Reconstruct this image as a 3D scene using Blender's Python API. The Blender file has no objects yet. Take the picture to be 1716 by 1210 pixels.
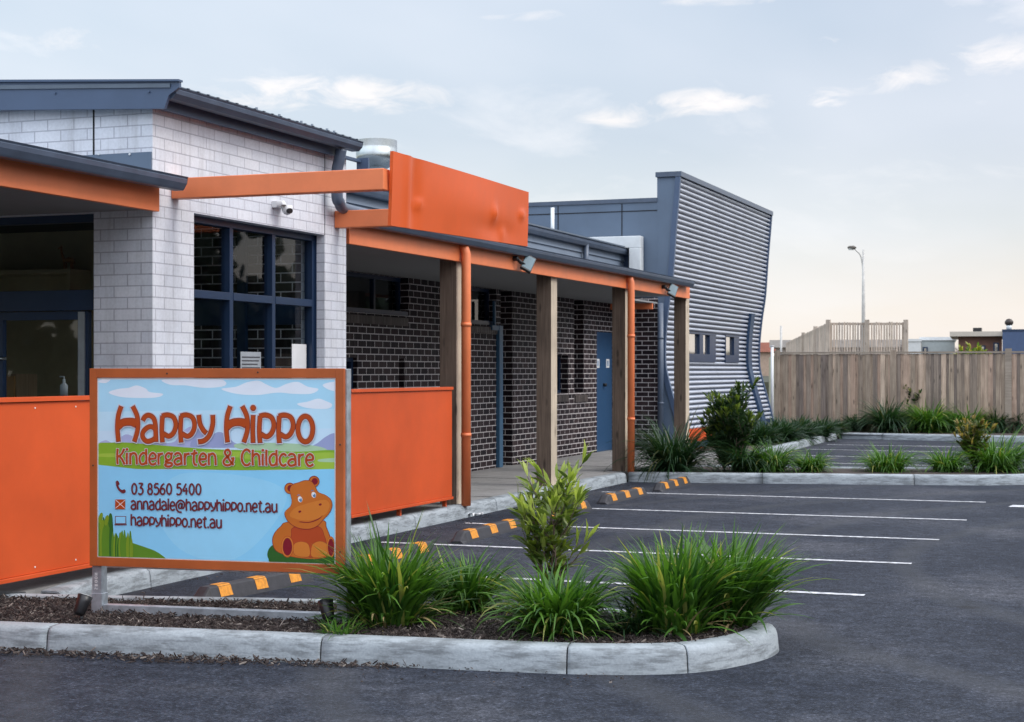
import bpy, bmesh, math, random
from mathutils import Vector, Matrix
R = math.radians
sc = bpy.context.scene
COL = sc.collection

# ---------------- camera, sky, sun, exposure ----------------
YAW = 20.75215
CAM_H = 1.6
cd = bpy.data.cameras.new('camera'); cam = bpy.data.objects.new('camera', cd); COL.objects.link(cam)
cam.location = (0, 0, CAM_H); cam.rotation_euler = (R(90), 0, R(YAW))
cd.sensor_width = 36; cd.lens = 36*2750/1716; cd.shift_y = 16/1716
cd.clip_end = 2000; cd.clip_start = .05
cd.dof.use_dof = True; cd.dof.focus_distance = 10.5; cd.dof.aperture_fstop = 9
sc.camera = cam
sc.view_settings.view_transform = 'Standard'; sc.view_settings.look = 'None'
sc.view_settings.gamma = 1; sc.view_settings.exposure = 0.90
sc.cycles.use_denoising = True

SUN_AZ, SUN_EL = 84, 46          # clockwise from +Y
w = bpy.data.worlds.new('World'); sc.world = w; w.use_nodes = True
nt = w.node_tree; nt.nodes.clear()
def N(t, typ, **k):
    n = t.nodes.new(typ)
    for a, b in k.items():
        if a.startswith('i_'): n.inputs[a[2:].replace('_', ' ')].default_value = b
        else: setattr(n, a, b)
    return n
def mixc(t, fac, a, b, blend='MIX'):
    n = t.nodes.new('ShaderNodeMix'); n.data_type = 'RGBA'; n.blend_type = blend
    for s, v in ((0, fac), (6, a), (7, b)):
        if isinstance(v, bpy.types.NodeSocket): t.links.new(v, n.inputs[s])
        elif s == 0: n.inputs[0].default_value = v
        else: n.inputs[s].default_value = (*v[:3], 1)
    return n.outputs[2]
def ramp(t, src, stops, interp='LINEAR'):
    n = t.nodes.new('ShaderNodeValToRGB'); n.color_ramp.interpolation = interp
    e = n.color_ramp.elements
    while len(e) < len(stops): e.new(.5)
    for el, (p, c) in zip(e, stops):
        el.position = p; el.color = (*c[:3], 1) if not isinstance(c, (int, float)) else (c, c, c, 1)
    t.links.new(src, n.inputs[0]); return n.outputs[0]
def mth(t, op, a, b=None, c=None):
    n = t.nodes.new('ShaderNodeMath'); n.operation = op
    for i, v in enumerate((a, b, c)):
        if v is None: continue
        if isinstance(v, bpy.types.NodeSocket): t.links.new(v, n.inputs[i])
        else: n.inputs[i].default_value = v
    return n.outputs[0]
sky = N(nt, 'ShaderNodeTexSky', sky_type='NISHITA', sun_disc=False, sun_elevation=R(SUN_EL), sun_rotation=R(SUN_AZ), air_density=1.2, dust_density=2.5)
skyv = nt.nodes.new('ShaderNodeVectorMath'); skyv.operation = 'SCALE'; skyv.inputs['Scale'].default_value = .10
nt.links.new(sky.outputs[0], skyv.inputs[0])
tc = N(nt, 'ShaderNodeTexCoord'); sep = N(nt, 'ShaderNodeSeparateXYZ'); nt.links.new(tc.outputs['Generated'], sep.inputs[0])
# thin high veil of cloud: pale, warmer towards the horizon
veil = ramp(nt, mth(nt, 'MULTIPLY', sep.outputs[2], 1.0), [(0, (.60, .535, .475)), (.035, (.56, .52, .48)), (.085, (.43, .45, .475)), (.14, (.345, .38, .44)), (.22, (.325, .37, .44)), (.42, (.70, .75, .85)), (1, (.93, .98, 1.07))])
lef = ramp(nt, mth(nt, 'MULTIPLY_ADD', sep.outputs[0], .5, .5), [(.1, (1.0, 1.08, 1.06)), (.25, (1.12, 1.13, 1.10)), (.36, (1.05, 1.06, 1.05)), (.5, (1.02, 1.0, 1.0)), (.75, (1.35, 1.3, 1.25)), (1, (1.6, 1.5, 1.4))])
veil = mixc(nt, 1.0, veil, lef, 'MULTIPLY')
bk = ramp(nt, mth(nt, 'MULTIPLY_ADD', sep.outputs[1], .5, .5), [(.0, (1.62, 1.65, 1.68)), (.45, (1.46, 1.47, 1.5)), (.62, (1, 1, 1))])   # the brighter clear sky behind the camera
veil = mixc(nt, 1.0, veil, bk, 'MULTIPLY')
base = mixc(nt, .8, skyv.outputs[0], veil)
# streaky cirrus and small puffs
div = nt.nodes.new('ShaderNodeCombineXYZ')
zc = mth(nt, 'ADD', mth(nt, 'MAXIMUM', sep.outputs[2], 0.0), .12)
nt.links.new(mth(nt, 'DIVIDE', sep.outputs[0], zc), div.inputs[0]); nt.links.new(mth(nt, 'DIVIDE', sep.outputs[1], zc), div.inputs[1])
mp = N(nt, 'ShaderNodeMapping'); mp.inputs['Rotation'].default_value = (0, 0, R(20.75)); mp.inputs['Scale'].default_value = (1, .55, 1); mp.inputs['Location'].default_value = (.9, 3.5, 0)
nt.links.new(div.outputs[0], mp.inputs[0])
n1 = N(nt, 'ShaderNodeTexNoise', i_Scale=1.7, i_Detail=9, i_Roughness=.62, i_Distortion=.4); nt.links.new(mp.outputs[0], n1.inputs['Vector'])
n2 = N(nt, 'ShaderNodeTexNoise', i_Scale=.5, i_Detail=3); nt.links.new(mp.outputs[0], n2.inputs['Vector'])
m1 = ramp(nt, mth(nt, 'MULTIPLY', n1.outputs[0], mth(nt, 'MULTIPLY_ADD', n2.outputs[0], .9, .5)), [(.5, 0), (.66, .8), (.8, 1)])
horiz = ramp(nt, sep.outputs[2], [(.0, 0), (.05, .05), (.11, .25), (.3, .8)])
cm = mth(nt, 'MULTIPLY', m1, horiz)
col = mixc(nt, cm, base, (.72, .68, .66))
az = mth(nt, 'ARCTAN2', sep.outputs[0], sep.outputs[1]); el_ = mth(nt, 'ARCSINE', sep.outputs[2])
cv = N(nt, 'ShaderNodeCombineXYZ'); nt.links.new(mth(nt, 'MULTIPLY', az, 1.0), cv.inputs[0]); nt.links.new(mth(nt, 'MULTIPLY', el_, 2.6), cv.inputs[1])
n4 = N(nt, 'ShaderNodeTexNoise', i_Scale=26, i_Detail=8, i_Roughness=.62, i_Distortion=.6); nt.links.new(cv.outputs[0], n4.inputs['Vector'])
acc = None
for a_, e_, ra, re_, st_ in ((-17.3, 8.7, 1.5, .45, .55), (-14.1, 9.2, 2.1, .5, .8), (-10, 9.25, 1.0, .38, .85), (-7.6, 9.8, 1.3, .55, .55), (-4.4, 10.5, 2.2, .75, .6), (-27.5, 9.5, 4.5, .7, .75), (-13.2, 12.7, 3.4, .3, .5), (-20.5, 12.2, 2.2, .3, .4), (-9.8, 11.2, .8, .25, .5), (-36, 11, 3, .6, .4), (4, 10, 3, .8, .6), (-25, 16, 6, 1, .5), (-2, 17, 5, 1.1, .6)):
    dx_ = mth(nt, 'DIVIDE', mth(nt, 'SUBTRACT', az, R(a_)), R(ra)); dy_ = mth(nt, 'DIVIDE', mth(nt, 'SUBTRACT', el_, R(e_)), R(re_))
    q_ = mth(nt, 'MULTIPLY', mth(nt, 'EXPONENT', mth(nt, 'MULTIPLY', mth(nt, 'ADD', mth(nt, 'MULTIPLY', dx_, dx_), mth(nt, 'MULTIPLY', dy_, dy_)), -1.0)), st_)
    acc = q_ if acc is None else mth(nt, 'ADD', acc, q_)
pf = ramp(nt, mth(nt, 'MULTIPLY', acc, mth(nt, 'MULTIPLY_ADD', n4.outputs[0], 3.2, -.85)), [(.22, 0), (.55, .5), (1, .9)])
col = mixc(nt, pf, col, (.66, .61, .575))
n3 = N(nt, 'ShaderNodeTexNoise', i_Scale=.9, i_Detail=4, i_Roughness=.5); nt.links.new(mp.outputs[0], n3.inputs['Vector'])
col = mixc(nt, mth(nt, 'MULTIPLY', ramp(nt, n3.outputs[0], [(.38, 0), (.65, 1)]), .30), col, (.56, .565, .60))
bg = N(nt, 'ShaderNodeBackground', i_Strength=1.0); nt.links.new(col, bg.inputs[0])
wo = N(nt, 'ShaderNodeOutputWorld'); nt.links.new(bg.outputs[0], wo.inputs[0])
w.cycles.sampling_method = 'AUTOMATIC'

sl = bpy.data.lights.new('sun', 'SUN'); sl.energy = .9; sl.angle = R(22); sl.color = (1, .96, .90)
so = bpy.data.objects.new('sun', sl); COL.objects.link(so)
sd = Vector((math.sin(R(SUN_AZ))*math.cos(R(SUN_EL)), math.cos(R(SUN_AZ))*math.cos(R(SUN_EL)), math.sin(R(SUN_EL))))
so.rotation_euler = sd.to_track_quat('Z', 'Y').to_euler(); so.location = (20, 0, 20)

# measured view geometry: a photo pixel's sight line met with a real plane
_s, _c = math.sin(R(YAW)), math.cos(R(YAW))
def ray(x, y):
    u = (x-858)/2750; v = (621-y)/2750
    return Vector((-_s+_c*u, _c+_s*u, v))
def on_z(x, y, z=0): r = ray(x, y); t = (z-CAM_H)/r.z; return Vector((r.x*t, r.y*t, z))
def on_x(x, y, X): r = ray(x, y); t = X/r.x; return Vector((X, r.y*t, CAM_H+r.z*t))
def on_y(x, y, Y): r = ray(x, y); t = Y/r.y; return Vector((r.x*t, Y, CAM_H+r.z*t))

# ---------------- materials ----------------
MATS = {}
def mat(name, color, rough=.6, metal=0, var=.08, scale=6, bump=0, bscale=60, spec=.5, rnd=0, coat=0):
    if name in MATS: return MATS[name]
    m = bpy.data.materials.new(name); m.use_nodes = True; t = m.node_tree
    b = t.nodes['Principled BSDF']; b.inputs['Roughness'].default_value = rough; b.inputs['Metallic'].default_value = metal
    b.inputs['Specular IOR Level'].default_value = spec; b.inputs['Coat Weight'].default_value = coat
    g = N(t, 'ShaderNodeTexCoord')
    n = N(t, 'ShaderNodeTexNoise', i_Scale=scale, i_Detail=6, i_Roughness=.6); t.links.new(g.outputs['Object'], n.inputs['Vector'])
    lo = tuple(c*(1-var*1.6) for c in color); hi = tuple(min(1, c*(1+var*1.6)) for c in color)
    c = ramp(t, n.outputs[0], [(.3, lo), (.7, hi)])
    if rnd:
        gi = N(t, 'ShaderNodeNewGeometry')
        c = mixc(t, 1.0, c, ramp(t, gi.outputs['Random Per Island'], [(0, (1-rnd,)*3), (1, (1+rnd,)*3)]), 'MULTIPLY')
    t.links.new(c, b.inputs['Base Color'])
    rr = mth(t, 'MULTIPLY_ADD', n.outputs[0], .16, rough-.08); t.links.new(rr, b.inputs['Roughness'])
    if bump:
        n2 = N(t, 'ShaderNodeTexNoise', i_Scale=bscale, i_Detail=4); t.links.new(g.outputs['Object'], n2.inputs['Vector'])
        bp = N(t, 'ShaderNodeBump', i_Strength=bump, i_Distance=.004); t.links.new(n2.outputs[0], bp.inputs['Height']); t.links.new(bp.outputs[0], b.inputs['Normal'])
    MATS[name] = m; return m

def brick_mat(name, c1, c2, mortar, bw=.24, rh=.086, ms=.01, rough=.6, bump=.5, off=0., mort_smooth=.15, swap=False, bias=0., spec=.5):
    m = bpy.data.materials.new(name); m.use_nodes = True; t = m.node_tree; b = t.nodes['Principled BSDF']
    uv = N(t, 'ShaderNodeUVMap'); mp = N(t, 'ShaderNodeMapping'); mp.inputs['Location'].default_value = (off, 0, 0)
    if swap: mp.inputs['Rotation'].default_value = (0, 0, R(90))
    t.links.new(uv.outputs[0], mp.inputs[0])
    br = N(t, 'ShaderNodeTexBrick'); t.links.new(mp.outputs[0], br.inputs['Vector'])
    br.inputs['Scale'].default_value = 1; br.inputs['Brick Width'].default_value = bw; br.inputs['Row Height'].default_value = rh
    br.inputs['Mortar Size'].default_value = ms/2; br.inputs['Mortar Smooth'].default_value = mort_smooth; br.inputs['Bias'].default_value = bias
    br.inputs['Color1'].default_value = (*c1, 1); br.inputs['Color2'].default_value = (*c2, 1); br.inputs['Mortar'].default_value = (*mortar, 1)
    n = N(t, 'ShaderNodeTexNoise', i_Scale=2.2, i_Detail=8, i_Roughness=.65); t.links.new(mp.outputs[0], n.inputs['Vector'])
    n2 = N(t, 'ShaderNodeTexNoise', i_Scale=45, i_Detail=3); t.links.new(mp.outputs[0], n2.inputs['Vector'])
    c = mixc(t, 1., br.outputs[0], ramp(t, n.outputs[0], [(.25, (.86,)*3), (.75, (1.08,)*3)]), 'MULTIPLY')
    c = mixc(t, 1., c, ramp(t, n2.outputs[0], [(.3, (.93,)*3), (.7, (1.04,)*3)]), 'MULTIPLY')
    ms_ = N(t, 'ShaderNodeMapping'); ms_.inputs['Scale'].default_value = (5.5, .45, 1); t.links.new(uv.outputs[0], ms_.inputs[0])
    n5 = N(t, 'ShaderNodeTexNoise', i_Scale=1.6, i_Detail=7, i_Roughness=.7); t.links.new(ms_.outputs[0], n5.inputs['Vector'])
    c = mixc(t, mth(t, 'MULTIPLY', ramp(t, n5.outputs[0], [(.5, 0), (.72, 1)]), .30), c, (.16, .15, .14))
    t.links.new(c, b.inputs['Base Color']); b.inputs['Roughness'].default_value = rough; b.inputs['Specular IOR Level'].default_value = spec
    h = mth(t, 'ADD', mth(t, 'MULTIPLY', mth(t, 'SUBTRACT', 1.0, br.outputs['Fac']), 1.0), mth(t, 'MULTIPLY', n2.outputs[0], .12))
    bp = N(t, 'ShaderNodeBump', i_Strength=bump, i_Distance=.006); t.links.new(h, bp.inputs['Height']); t.links.new(bp.outputs[0], b.inputs['Normal'])
    MATS[name] = m; return m

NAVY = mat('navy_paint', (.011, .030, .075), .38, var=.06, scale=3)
BLUEGREY = mat('blue_grey_metal', (.060, .095, .165), .42, var=.06, scale=2.5, bump=.05, bscale=8)
BLUEGUT = mat('blue_gutter', (.070, .095, .140), .38, var=.1, scale=5)
BLUEPANEL = mat('blue_panel', (.10, .142, .205), .5, var=.05, scale=1.5)
SIDING = mat('siding_paint', (.15, .19, .25), .5, var=.07, scale=3)
ORANGE = mat('orange_beam_paint', (.76, .205, .075), .5, var=.06, scale=3, bump=.06, bscale=30)
REDOR = mat('orange_panel_paint', (.58, .078, .012), .5, var=.09, scale=1.3, bump=.05, bscale=20)
CEIL = mat('ceiling_board', (.23, .235, .235), .7, var=.04)
WHITE = mat('white_paint', (.72, .73, .74), .45, var=.03)
PALE = mat('pale_metal', (.66, .69, .70), .4, metal=.1, var=.05)
GALV = mat('galvanised_steel', (.38, .42, .46), .45, metal=.55, var=.18, scale=14)
STEEL = mat('bright_steel', (.40, .43, .43), .25, metal=.9, var=.12, scale=4)
BLACK = mat('black_plastic', (.012, .012, .014), .4, var=.1)
DARKROOF = mat('roof_sheet', (.10, .13, .17), .45, var=.08)
CREAM = mat('cream_plaster', (.50, .41, .24), .7, var=.05)
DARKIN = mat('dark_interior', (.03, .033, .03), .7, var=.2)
FLOORIN = mat('interior_floor', (.12, .10, .08), .5, var=.1)

def wood_mat(name, c, c2, axis=2, ring=4, fine=60, rough=.75, rnd=.0, knots=True, grey=None):
    m = bpy.data.materials.new(name); m.use_nodes = True; t = m.node_tree; b = t.nodes['Principled BSDF']
    g = N(t, 'ShaderNodeTexCoord'); gi = N(t, 'ShaderNodeNewGeometry')
    mp = N(t, 'ShaderNodeMapping'); s = [fine, fine, fine]; s[axis] = fine*.035; mp.inputs['Scale'].default_value = s
    oc = N(t, 'ShaderNodeVectorMath', operation='ADD'); t.links.new(g.outputs['Object'], oc.inputs[0])
    cx = N(t, 'ShaderNodeCombineXYZ')
    for i in range(3): t.links.new(mth(t, 'MULTIPLY', gi.outputs['Random Per Island'], 7.3+i), cx.inputs[i])
    t.links.new(cx.outputs[0], oc.inputs[1]); t.links.new(oc.outputs[0], mp.inputs[0])
    n = N(t, 'ShaderNodeTexNoise', i_Scale=1, i_Detail=5, i_Roughness=.6, i_Distortion=.6); t.links.new(mp.outputs[0], n.inputs['Vector'])
    n2 = N(t, 'ShaderNodeTexNoise', i_Scale=2.3, i_Detail=4); t.links.new(oc.outputs[0], n2.inputs['Vector'])
    cc = ramp(t, n.outputs[0], [(.3, c), (.72, c2)])
    cc = mixc(t, 1., cc, ramp(t, n2.outputs[0], [(.3, (.78,)*3), (.7, (1.12,)*3)]), 'MULTIPLY')
    if rnd:
        cc = mixc(t, 1., cc, ramp(t, gi.outputs['Random Per Island'], [(0, (1-rnd, 1-rnd, 1-rnd*.9)), (.5, (1.0, .97, .92)), (.8, (1+rnd*.3, 1.0, .96)), (1, (1+rnd, 1+rnd*.9, 1+rnd*.8))]), 'MULTIPLY')
    if knots:
        v = N(t, 'ShaderNodeTexVoronoi', i_Scale=1.0); mk = N(t, 'ShaderNodeMapping'); k = [9, 9, 9]; k[axis] = 2.6; mk.inputs['Scale'].default_value = k
        t.links.new(oc.outputs[0], mk.inputs[0]); t.links.new(mk.outputs[0], v.inputs['Vector'])
        cc = mixc(t, ramp(t, v.outputs['Distance'], [(.08, .75), (.22, 0)]), cc, tuple(x*.3 for x in c))
    t.links.new(cc, b.inputs['Base Color']); b.inputs['Roughness'].default_value = rough
    bp = N(t, 'ShaderNodeBump', i_Strength=.3, i_Distance=.003); t.links.new(n.outputs[0], bp.inputs['Height']); t.links.new(bp.outputs[0], b.inputs['Normal'])
    MATS[name] = m; return m
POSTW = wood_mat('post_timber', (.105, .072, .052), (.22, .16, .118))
POST_LIT = wood_mat('lit_post_timber', (.42, .34, .25), (.62, .53, .41))  # paler copy of the post timber, light from the right put into its colour
FENCEW = wood_mat('fence_timber', (.25, .19, .145), (.56, .46, .36), fine=40, rnd=.5)
FENCEC = wood_mat('fence_rail_timber', (.24, .20, .16), (.42, .36, .30), axis=0, rnd=.15, knots=False)

def glass_mat(name, tint=(.9, .95, 1), rough=.02):
    m = bpy.data.materials.new(name); m.use_nodes = True; t = m.node_tree; t.nodes.clear()
    tr = N(t, 'ShaderNodeBsdfTransparent'); tr.inputs[0].default_value = (*tint, 1)
    gl = N(t, 'ShaderNodeBsdfGlossy'); gl.inputs['Roughness'].default_value = rough
    gg_ = N(t, 'ShaderNodeNewGeometry'); dt = N(t, 'ShaderNodeVectorMath', operation='DOT_PRODUCT'); t.links.new(gg_.outputs['Incoming'], dt.inputs[0]); t.links.new(gg_.outputs['Normal'], dt.inputs[1])
    fz = mth(t, 'MULTIPLY_ADD', mth(t, 'POWER', mth(t, 'SUBTRACT', 1.0, mth(t, 'ABSOLUTE', dt.outputs['Value'])), 5.0), .95, .045)
    mx = N(t, 'ShaderNodeMixShader'); t.links.new(fz, mx.inputs[0]); t.links.new(tr.outputs[0], mx.inputs[1]); t.links.new(gl.outputs[0], mx.inputs[2])
    o = N(t, 'ShaderNodeOutputMaterial'); t.links.new(mx.outputs[0], o.inputs[0]); MATS[name] = m; return m
GLASS = glass_mat('window_glass', (.70, .77, .80))
MIRROR = mat('mirror_glass', (.55, .56, .56), .06, metal=.95, var=.02)

WBRICK = brick_mat('white_brick', (.73, .75, .80), (.66, .69, .755), (.43, .44, .50), ms=.010, rough=.5, bump=.3)
DBRICK = brick_mat('dark_brick', (.013, .010, .014), (.042, .027, .029), (.66, .62, .62), ms=.0115, rough=.6, bump=.3, spec=.12, mort_smooth=.05)
SOLDIER = brick_mat('dark_brick_on_end', (.028, .022, .028), (.055, .036, .038), (.35, .33, .33), bw=.16, rh=.086, ms=.014, swap=True, off=.0)

def asphalt_mat():
    m = bpy.data.materials.new('asphalt'); m.use_nodes = True; t = m.node_tree; b = t.nodes['Principled BSDF']
    g = N(t, 'ShaderNodeTexCoord'); P = g.outputs['Object']
    a = N(t, 'ShaderNodeTexNoise', i_Scale=.55, i_Detail=7, i_Roughness=.6); t.links.new(P, a.inputs['Vector'])
    f = N(t, 'ShaderNodeTexNoise', i_Scale=42, i_Detail=5, i_Roughness=.85); t.links.new(P, f.inputs['Vector'])
    v = N(t, 'ShaderNodeTexVoronoi', i_Scale=120); t.links.new(P, v.inputs['Vector'])
    c = ramp(t, a.outputs[0], [(.34, (.018, .022, .033)), (.5, (.030, .035, .048)), (.68, (.062, .066, .080))])
    c = mixc(t, 1, c, ramp(t, f.outputs[0], [(.35, (.35,)*3), (.5, (.9,)*3), (.58, (1.4,)*3), (.68, (3.6,)*3)]), 'MULTIPLY')
    c = mixc(t, ramp(t, v.outputs['Color'], [(.88, 0), (.92, .30)]), c, (.16, .155, .155))
    md = N(t, 'ShaderNodeTexNoise', i_Scale=9, i_Detail=5, i_Roughness=.7); t.links.new(P, md.inputs['Vector'])
    c = mixc(t, 1, c, ramp(t, md.outputs[0], [(.32, (.6,)*3), (.5, (1,)*3), (.68, (1.5,)*3)]), 'MULTIPLY')
    dv = N(t, 'ShaderNodeTexVoronoi', i_Scale=1.3); t.links.new(P, dv.inputs['Vector'])
    dm_ = mth(t, 'MULTIPLY', ramp(t, dv.outputs['Distance'], [(.05, 1), (.13, 0)]), ramp(t, dv.outputs['Color'], [(.6, 0), (.7, .75)]))
    c = mixc(t, dm_, c, (.008, .008, .010))
    s = N(t, 'ShaderNodeTexNoise', i_Scale=2.6, i_Detail=5, i_Roughness=.7, i_Distortion=1.5); t.links.new(P, s.inputs['Vector'])
    c = mixc(t, ramp(t, s.outputs[0], [(.62, 0), (.72, .5)]), c, (.009, .010, .014))
    # faint tyre sweep tracks
    mp = N(t, 'ShaderNodeMapping'); mp.inputs['Location'].default_value = (-3.2, -12, 0); mp.inputs['Scale'].default_value = (1, .8, 1); t.links.new(P, mp.inputs[0])
    wv = N(t, 'ShaderNodeTexWave', wave_type='RINGS', rings_direction='Z', i_Scale=.22, i_Distortion=1.5, i_Detail=3); wv.inputs['Detail Scale'].default_value = 1.5; t.links.new(mp.outputs[0], wv.inputs['Vector'])
    c = mixc(t, ramp(t, wv.outputs[0], [(.86, 0), (1, .35)]), c, (.058, .061, .067))
    t.links.new(c, b.inputs['Base Color'])
    t.links.new(ramp(t, a.outputs[0], [(.3, .75), (.7, .9)]), b.inputs['Roughness']); b.inputs['Specular IOR Level'].default_value = .12
    h = mth(t, 'ADD', f.outputs[0], mth(t, 'MULTIPLY', v.outputs['Distance'], .8))
    bp = N(t, 'ShaderNodeBump', i_Strength=.55, i_Distance=.006); t.links.new(h, bp.inputs['Height']); t.links.new(bp.outputs[0], b.inputs['Normal'])
    return m
ASPH = asphalt_mat()
def concrete_mat(name, base, stain=.6, sc_=1.0, streak=False):
    m = bpy.data.materials.new(name); m.use_nodes = True; t = m.node_tree; b = t.nodes['Principled BSDF']
    g = N(t, 'ShaderNodeTexCoord'); P = g.outputs['Object']
    a = N(t, 'ShaderNodeTexNoise', i_Scale=2.2*sc_, i_Detail=9, i_Roughness=.68, i_Distortion=.5); t.links.new(P, a.inputs['Vector'])
    f = N(t, 'ShaderNodeTexNoise', i_Scale=70, i_Detail=4); t.links.new(P, f.inputs['Vector'])
    mp = N(t, 'ShaderNodeMapping'); mp.inputs['Scale'].default_value = (4.5, 4.5, 26) if streak else (4, 4, 4); t.links.new(P, mp.inputs[0])
    d = N(t, 'ShaderNodeTexNoise', i_Scale=1, i_Detail=6, i_Roughness=.7); t.links.new(mp.outputs[0], d.inputs['Vector'])
    c = ramp(t, a.outputs[0], [(.25, tuple(x*.78 for x in base)), (.55, base), (.8, tuple(min(1, x*1.15) for x in base))])
    c = mixc(t, mth(t, 'MULTIPLY', ramp(t, d.outputs[0], [(.46, 0), (.60, 1)]), stain), c, tuple(x*.33 for x in base))
    c = mixc(t, 1, c, ramp(t, f.outputs[0], [(.3, (.88,)*3), (.7, (1.08,)*3)]), 'MULTIPLY')
    t.links.new(c, b.inputs['Base Color']); b.inputs['Roughness'].default_value = .82
    bp = N(t, 'ShaderNodeBump', i_Strength=.3, i_Distance=.004); t.links.new(f.outputs[0], bp.inputs['Height']); t.links.new(bp.outputs[0], b.inputs['Normal'])
    return m
KERBM = concrete_mat('kerb_concrete', (.32, .36, .39), .7, 1, True)
PATHM = concrete_mat('path_concrete', (.27, .265, .26), .25)
JOINTM = mat('dark_joint', (.012, .012, .014), .9)  # dark filler for kerb, path, wall and panel joints
MULCHM = mat('bark_soil', (.045, .032, .028), .95, var=.35, scale=25, bump=.8, bscale=70)
DIRT = mat('dry_ground', (.055, .058, .038), .95, var=.25, scale=.4)
LINEP = mat('line_paint', (.44, .45, .48), .8, var=.42, scale=16, bump=.2, bscale=90)

# ---------------- mesh helpers ----------------
class MB:
    def __init__(s): s.bm = bmesh.new(); s.uv = s.bm.loops.layers.uv.new('UVMap')
    def face(s, pts, m=0, smooth=False, uvs=None):
        vs = [s.bm.verts.new(p) for p in pts]
        try: f = s.bm.faces.new(vs)
        except ValueError: return None
        f.material_index = m; f.smooth = smooth
        if uvs:
            for l, q in zip(f.loops, uvs): l[s.uv].uv = q
        else: s._uv(f)
        return f
    def _uv(s, f):
        f.normal_update(); n = f.normal; a = max(range(3), key=lambda i: abs(n[i]))
        for l in f.loops:
            p = l.vert.co
            l[s.uv].uv = (p.y, p.z) if a == 0 else (p.x, p.z) if a == 1 else (p.x, p.y)
    def hexa(s, P, m=0):
        vs = [s.bm.verts.new(p) for p in P]
        for q in ((0, 3, 2, 1), (4, 5, 6, 7), (0, 1, 5, 4), (1, 2, 6, 5), (2, 3, 7, 6), (3, 0, 4, 7)):
            f = s.bm.faces.new([vs[i] for i in q]); f.material_index = m; s._uv(f)
        return s
    def box(s, x0, x1, y0, y1, z0, z1, m=0):
        x0, x1 = sorted((x0, x1)); y0, y1 = sorted((y0, y1)); z0, z1 = sorted((z0, z1))
        return s.hexa([(x0, y0, z0), (x1, y0, z0), (x1, y1, z0), (x0, y1, z0), (x0, y0, z1), (x1, y0, z1), (x1, y1, z1), (x0, y1, z1)], m)
    def prism(s, poly, d, m=0):           # poly: 3D points, extruded by vector d
        d = Vector(d); a = [s.bm.verts.new(p) for p in poly]; b = [s.bm.verts.new(Vector(p)+d) for p in poly]; n = len(poly)
        fs = [s.bm.faces.new(a[::-1]), s.bm.faces.new(b)]
        for i in range(n): fs.append(s.bm.faces.new([a[i], a[(i+1) % n], b[(i+1) % n], b[i]]))
        for f in fs: f.material_index = m; s._uv(f)
        return s
    def tube(s, pts, r, seg=12, m=0, cap=True):
        pts = [Vector(p) for p in pts]; rs = r if isinstance(r, (list, tuple)) else [r]*len(pts)
        rings = []; up = None
        for i, p in enumerate(pts):
            t = (pts[min(i+1, len(pts)-1)]-pts[max(i-1, 0)]).normalized()
            if up is None: up = t.orthogonal().normalized()
            up = (up - t*up.dot(t)).normalized(); q = t.cross(up)
            rings.append([s.bm.verts.new(p+(up*math.cos(2*math.pi*k/seg)+q*math.sin(2*math.pi*k/seg))*rs[i]) for k in range(seg)])
        for a, b in zip(rings, rings[1:]):
            for k in range(seg):
                f = s.bm.faces.new([a[k], a[(k+1) % seg], b[(k+1) % seg], b[k]]); f.smooth = True; f.material_index = m
        if cap:
            for rg in (rings[0][::-1], rings[-1]):
                f = s.bm.faces.new(rg); f.material_index = m
        return s
    def lathe(s, prof, c, seg=28, m=0):    # prof: (r, z)
        c = Vector(c); rings = [[s.bm.verts.new(c+Vector((r*math.cos(2*math.pi*k/seg), r*math.sin(2*math.pi*k/seg), z))) for k in range(seg)] for r, z in prof]
        for a, b in zip(rings, rings[1:]):
            for k in range(seg):
                f = s.bm.faces.new([a[k], a[(k+1) % seg], b[(k+1) % seg], b[k]]); f.smooth = True; f.material_index = m
        return s
    def build(s, name, mats, parent=None, bevel=0, origin=None, norm=True):
        if norm: bmesh.ops.recalc_face_normals(s.bm, faces=s.bm.faces)
        off = Vector(origin) if origin is not None else (wpos(parent) if parent is not None else Vector((0, 0, 0)))
        if off.length: bmesh.ops.translate(s.bm, verts=s.bm.verts, vec=-off)
        me = bpy.data.meshes.new(name); s.bm.to_mesh(me); s.bm.free()
        for m in (mats if isinstance(mats, (list, tuple)) else [mats]): me.materials.append(m)
        o = bpy.data.objects.new(name, me); COL.objects.link(o)
        if parent is not None:
            o.parent = parent
            if origin is not None: o.location = off - wpos(parent)
        elif origin is not None: o.location = off
        if bevel:
            bv = o.modifiers.new('bevel', 'BEVEL'); bv.width = bevel; bv.segments = 2; bv.limit_method = 'ANGLE'; bv.angle_limit = R(40)
        return o
def wpos(o):
    p = Vector((0, 0, 0))
    while o is not None: p += Vector(o.location); o = o.parent
    return p
def thing(name, label, cat, loc=(0, 0, 0), rz=0, group=None):
    o = bpy.data.objects.new(name, None); COL.objects.link(o); o.location = loc; o.rotation_euler = (0, 0, rz); o.empty_display_size = .2
    return tag(o, label, cat, group)
def tag(o, label, cat, group=None):
    o['label'] = label; o['category'] = cat
    if group: o['group'] = group
    return o
def kind(o, k='structure'): o['kind'] = k; return o
def copy_tree(o, parent=None):
    c = o.copy(); COL.objects.link(c)
    if parent is not None: c.parent = parent
    for ch in [x for x in bpy.data.objects if x.parent == o]: copy_tree(ch, c)
    return c
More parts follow.
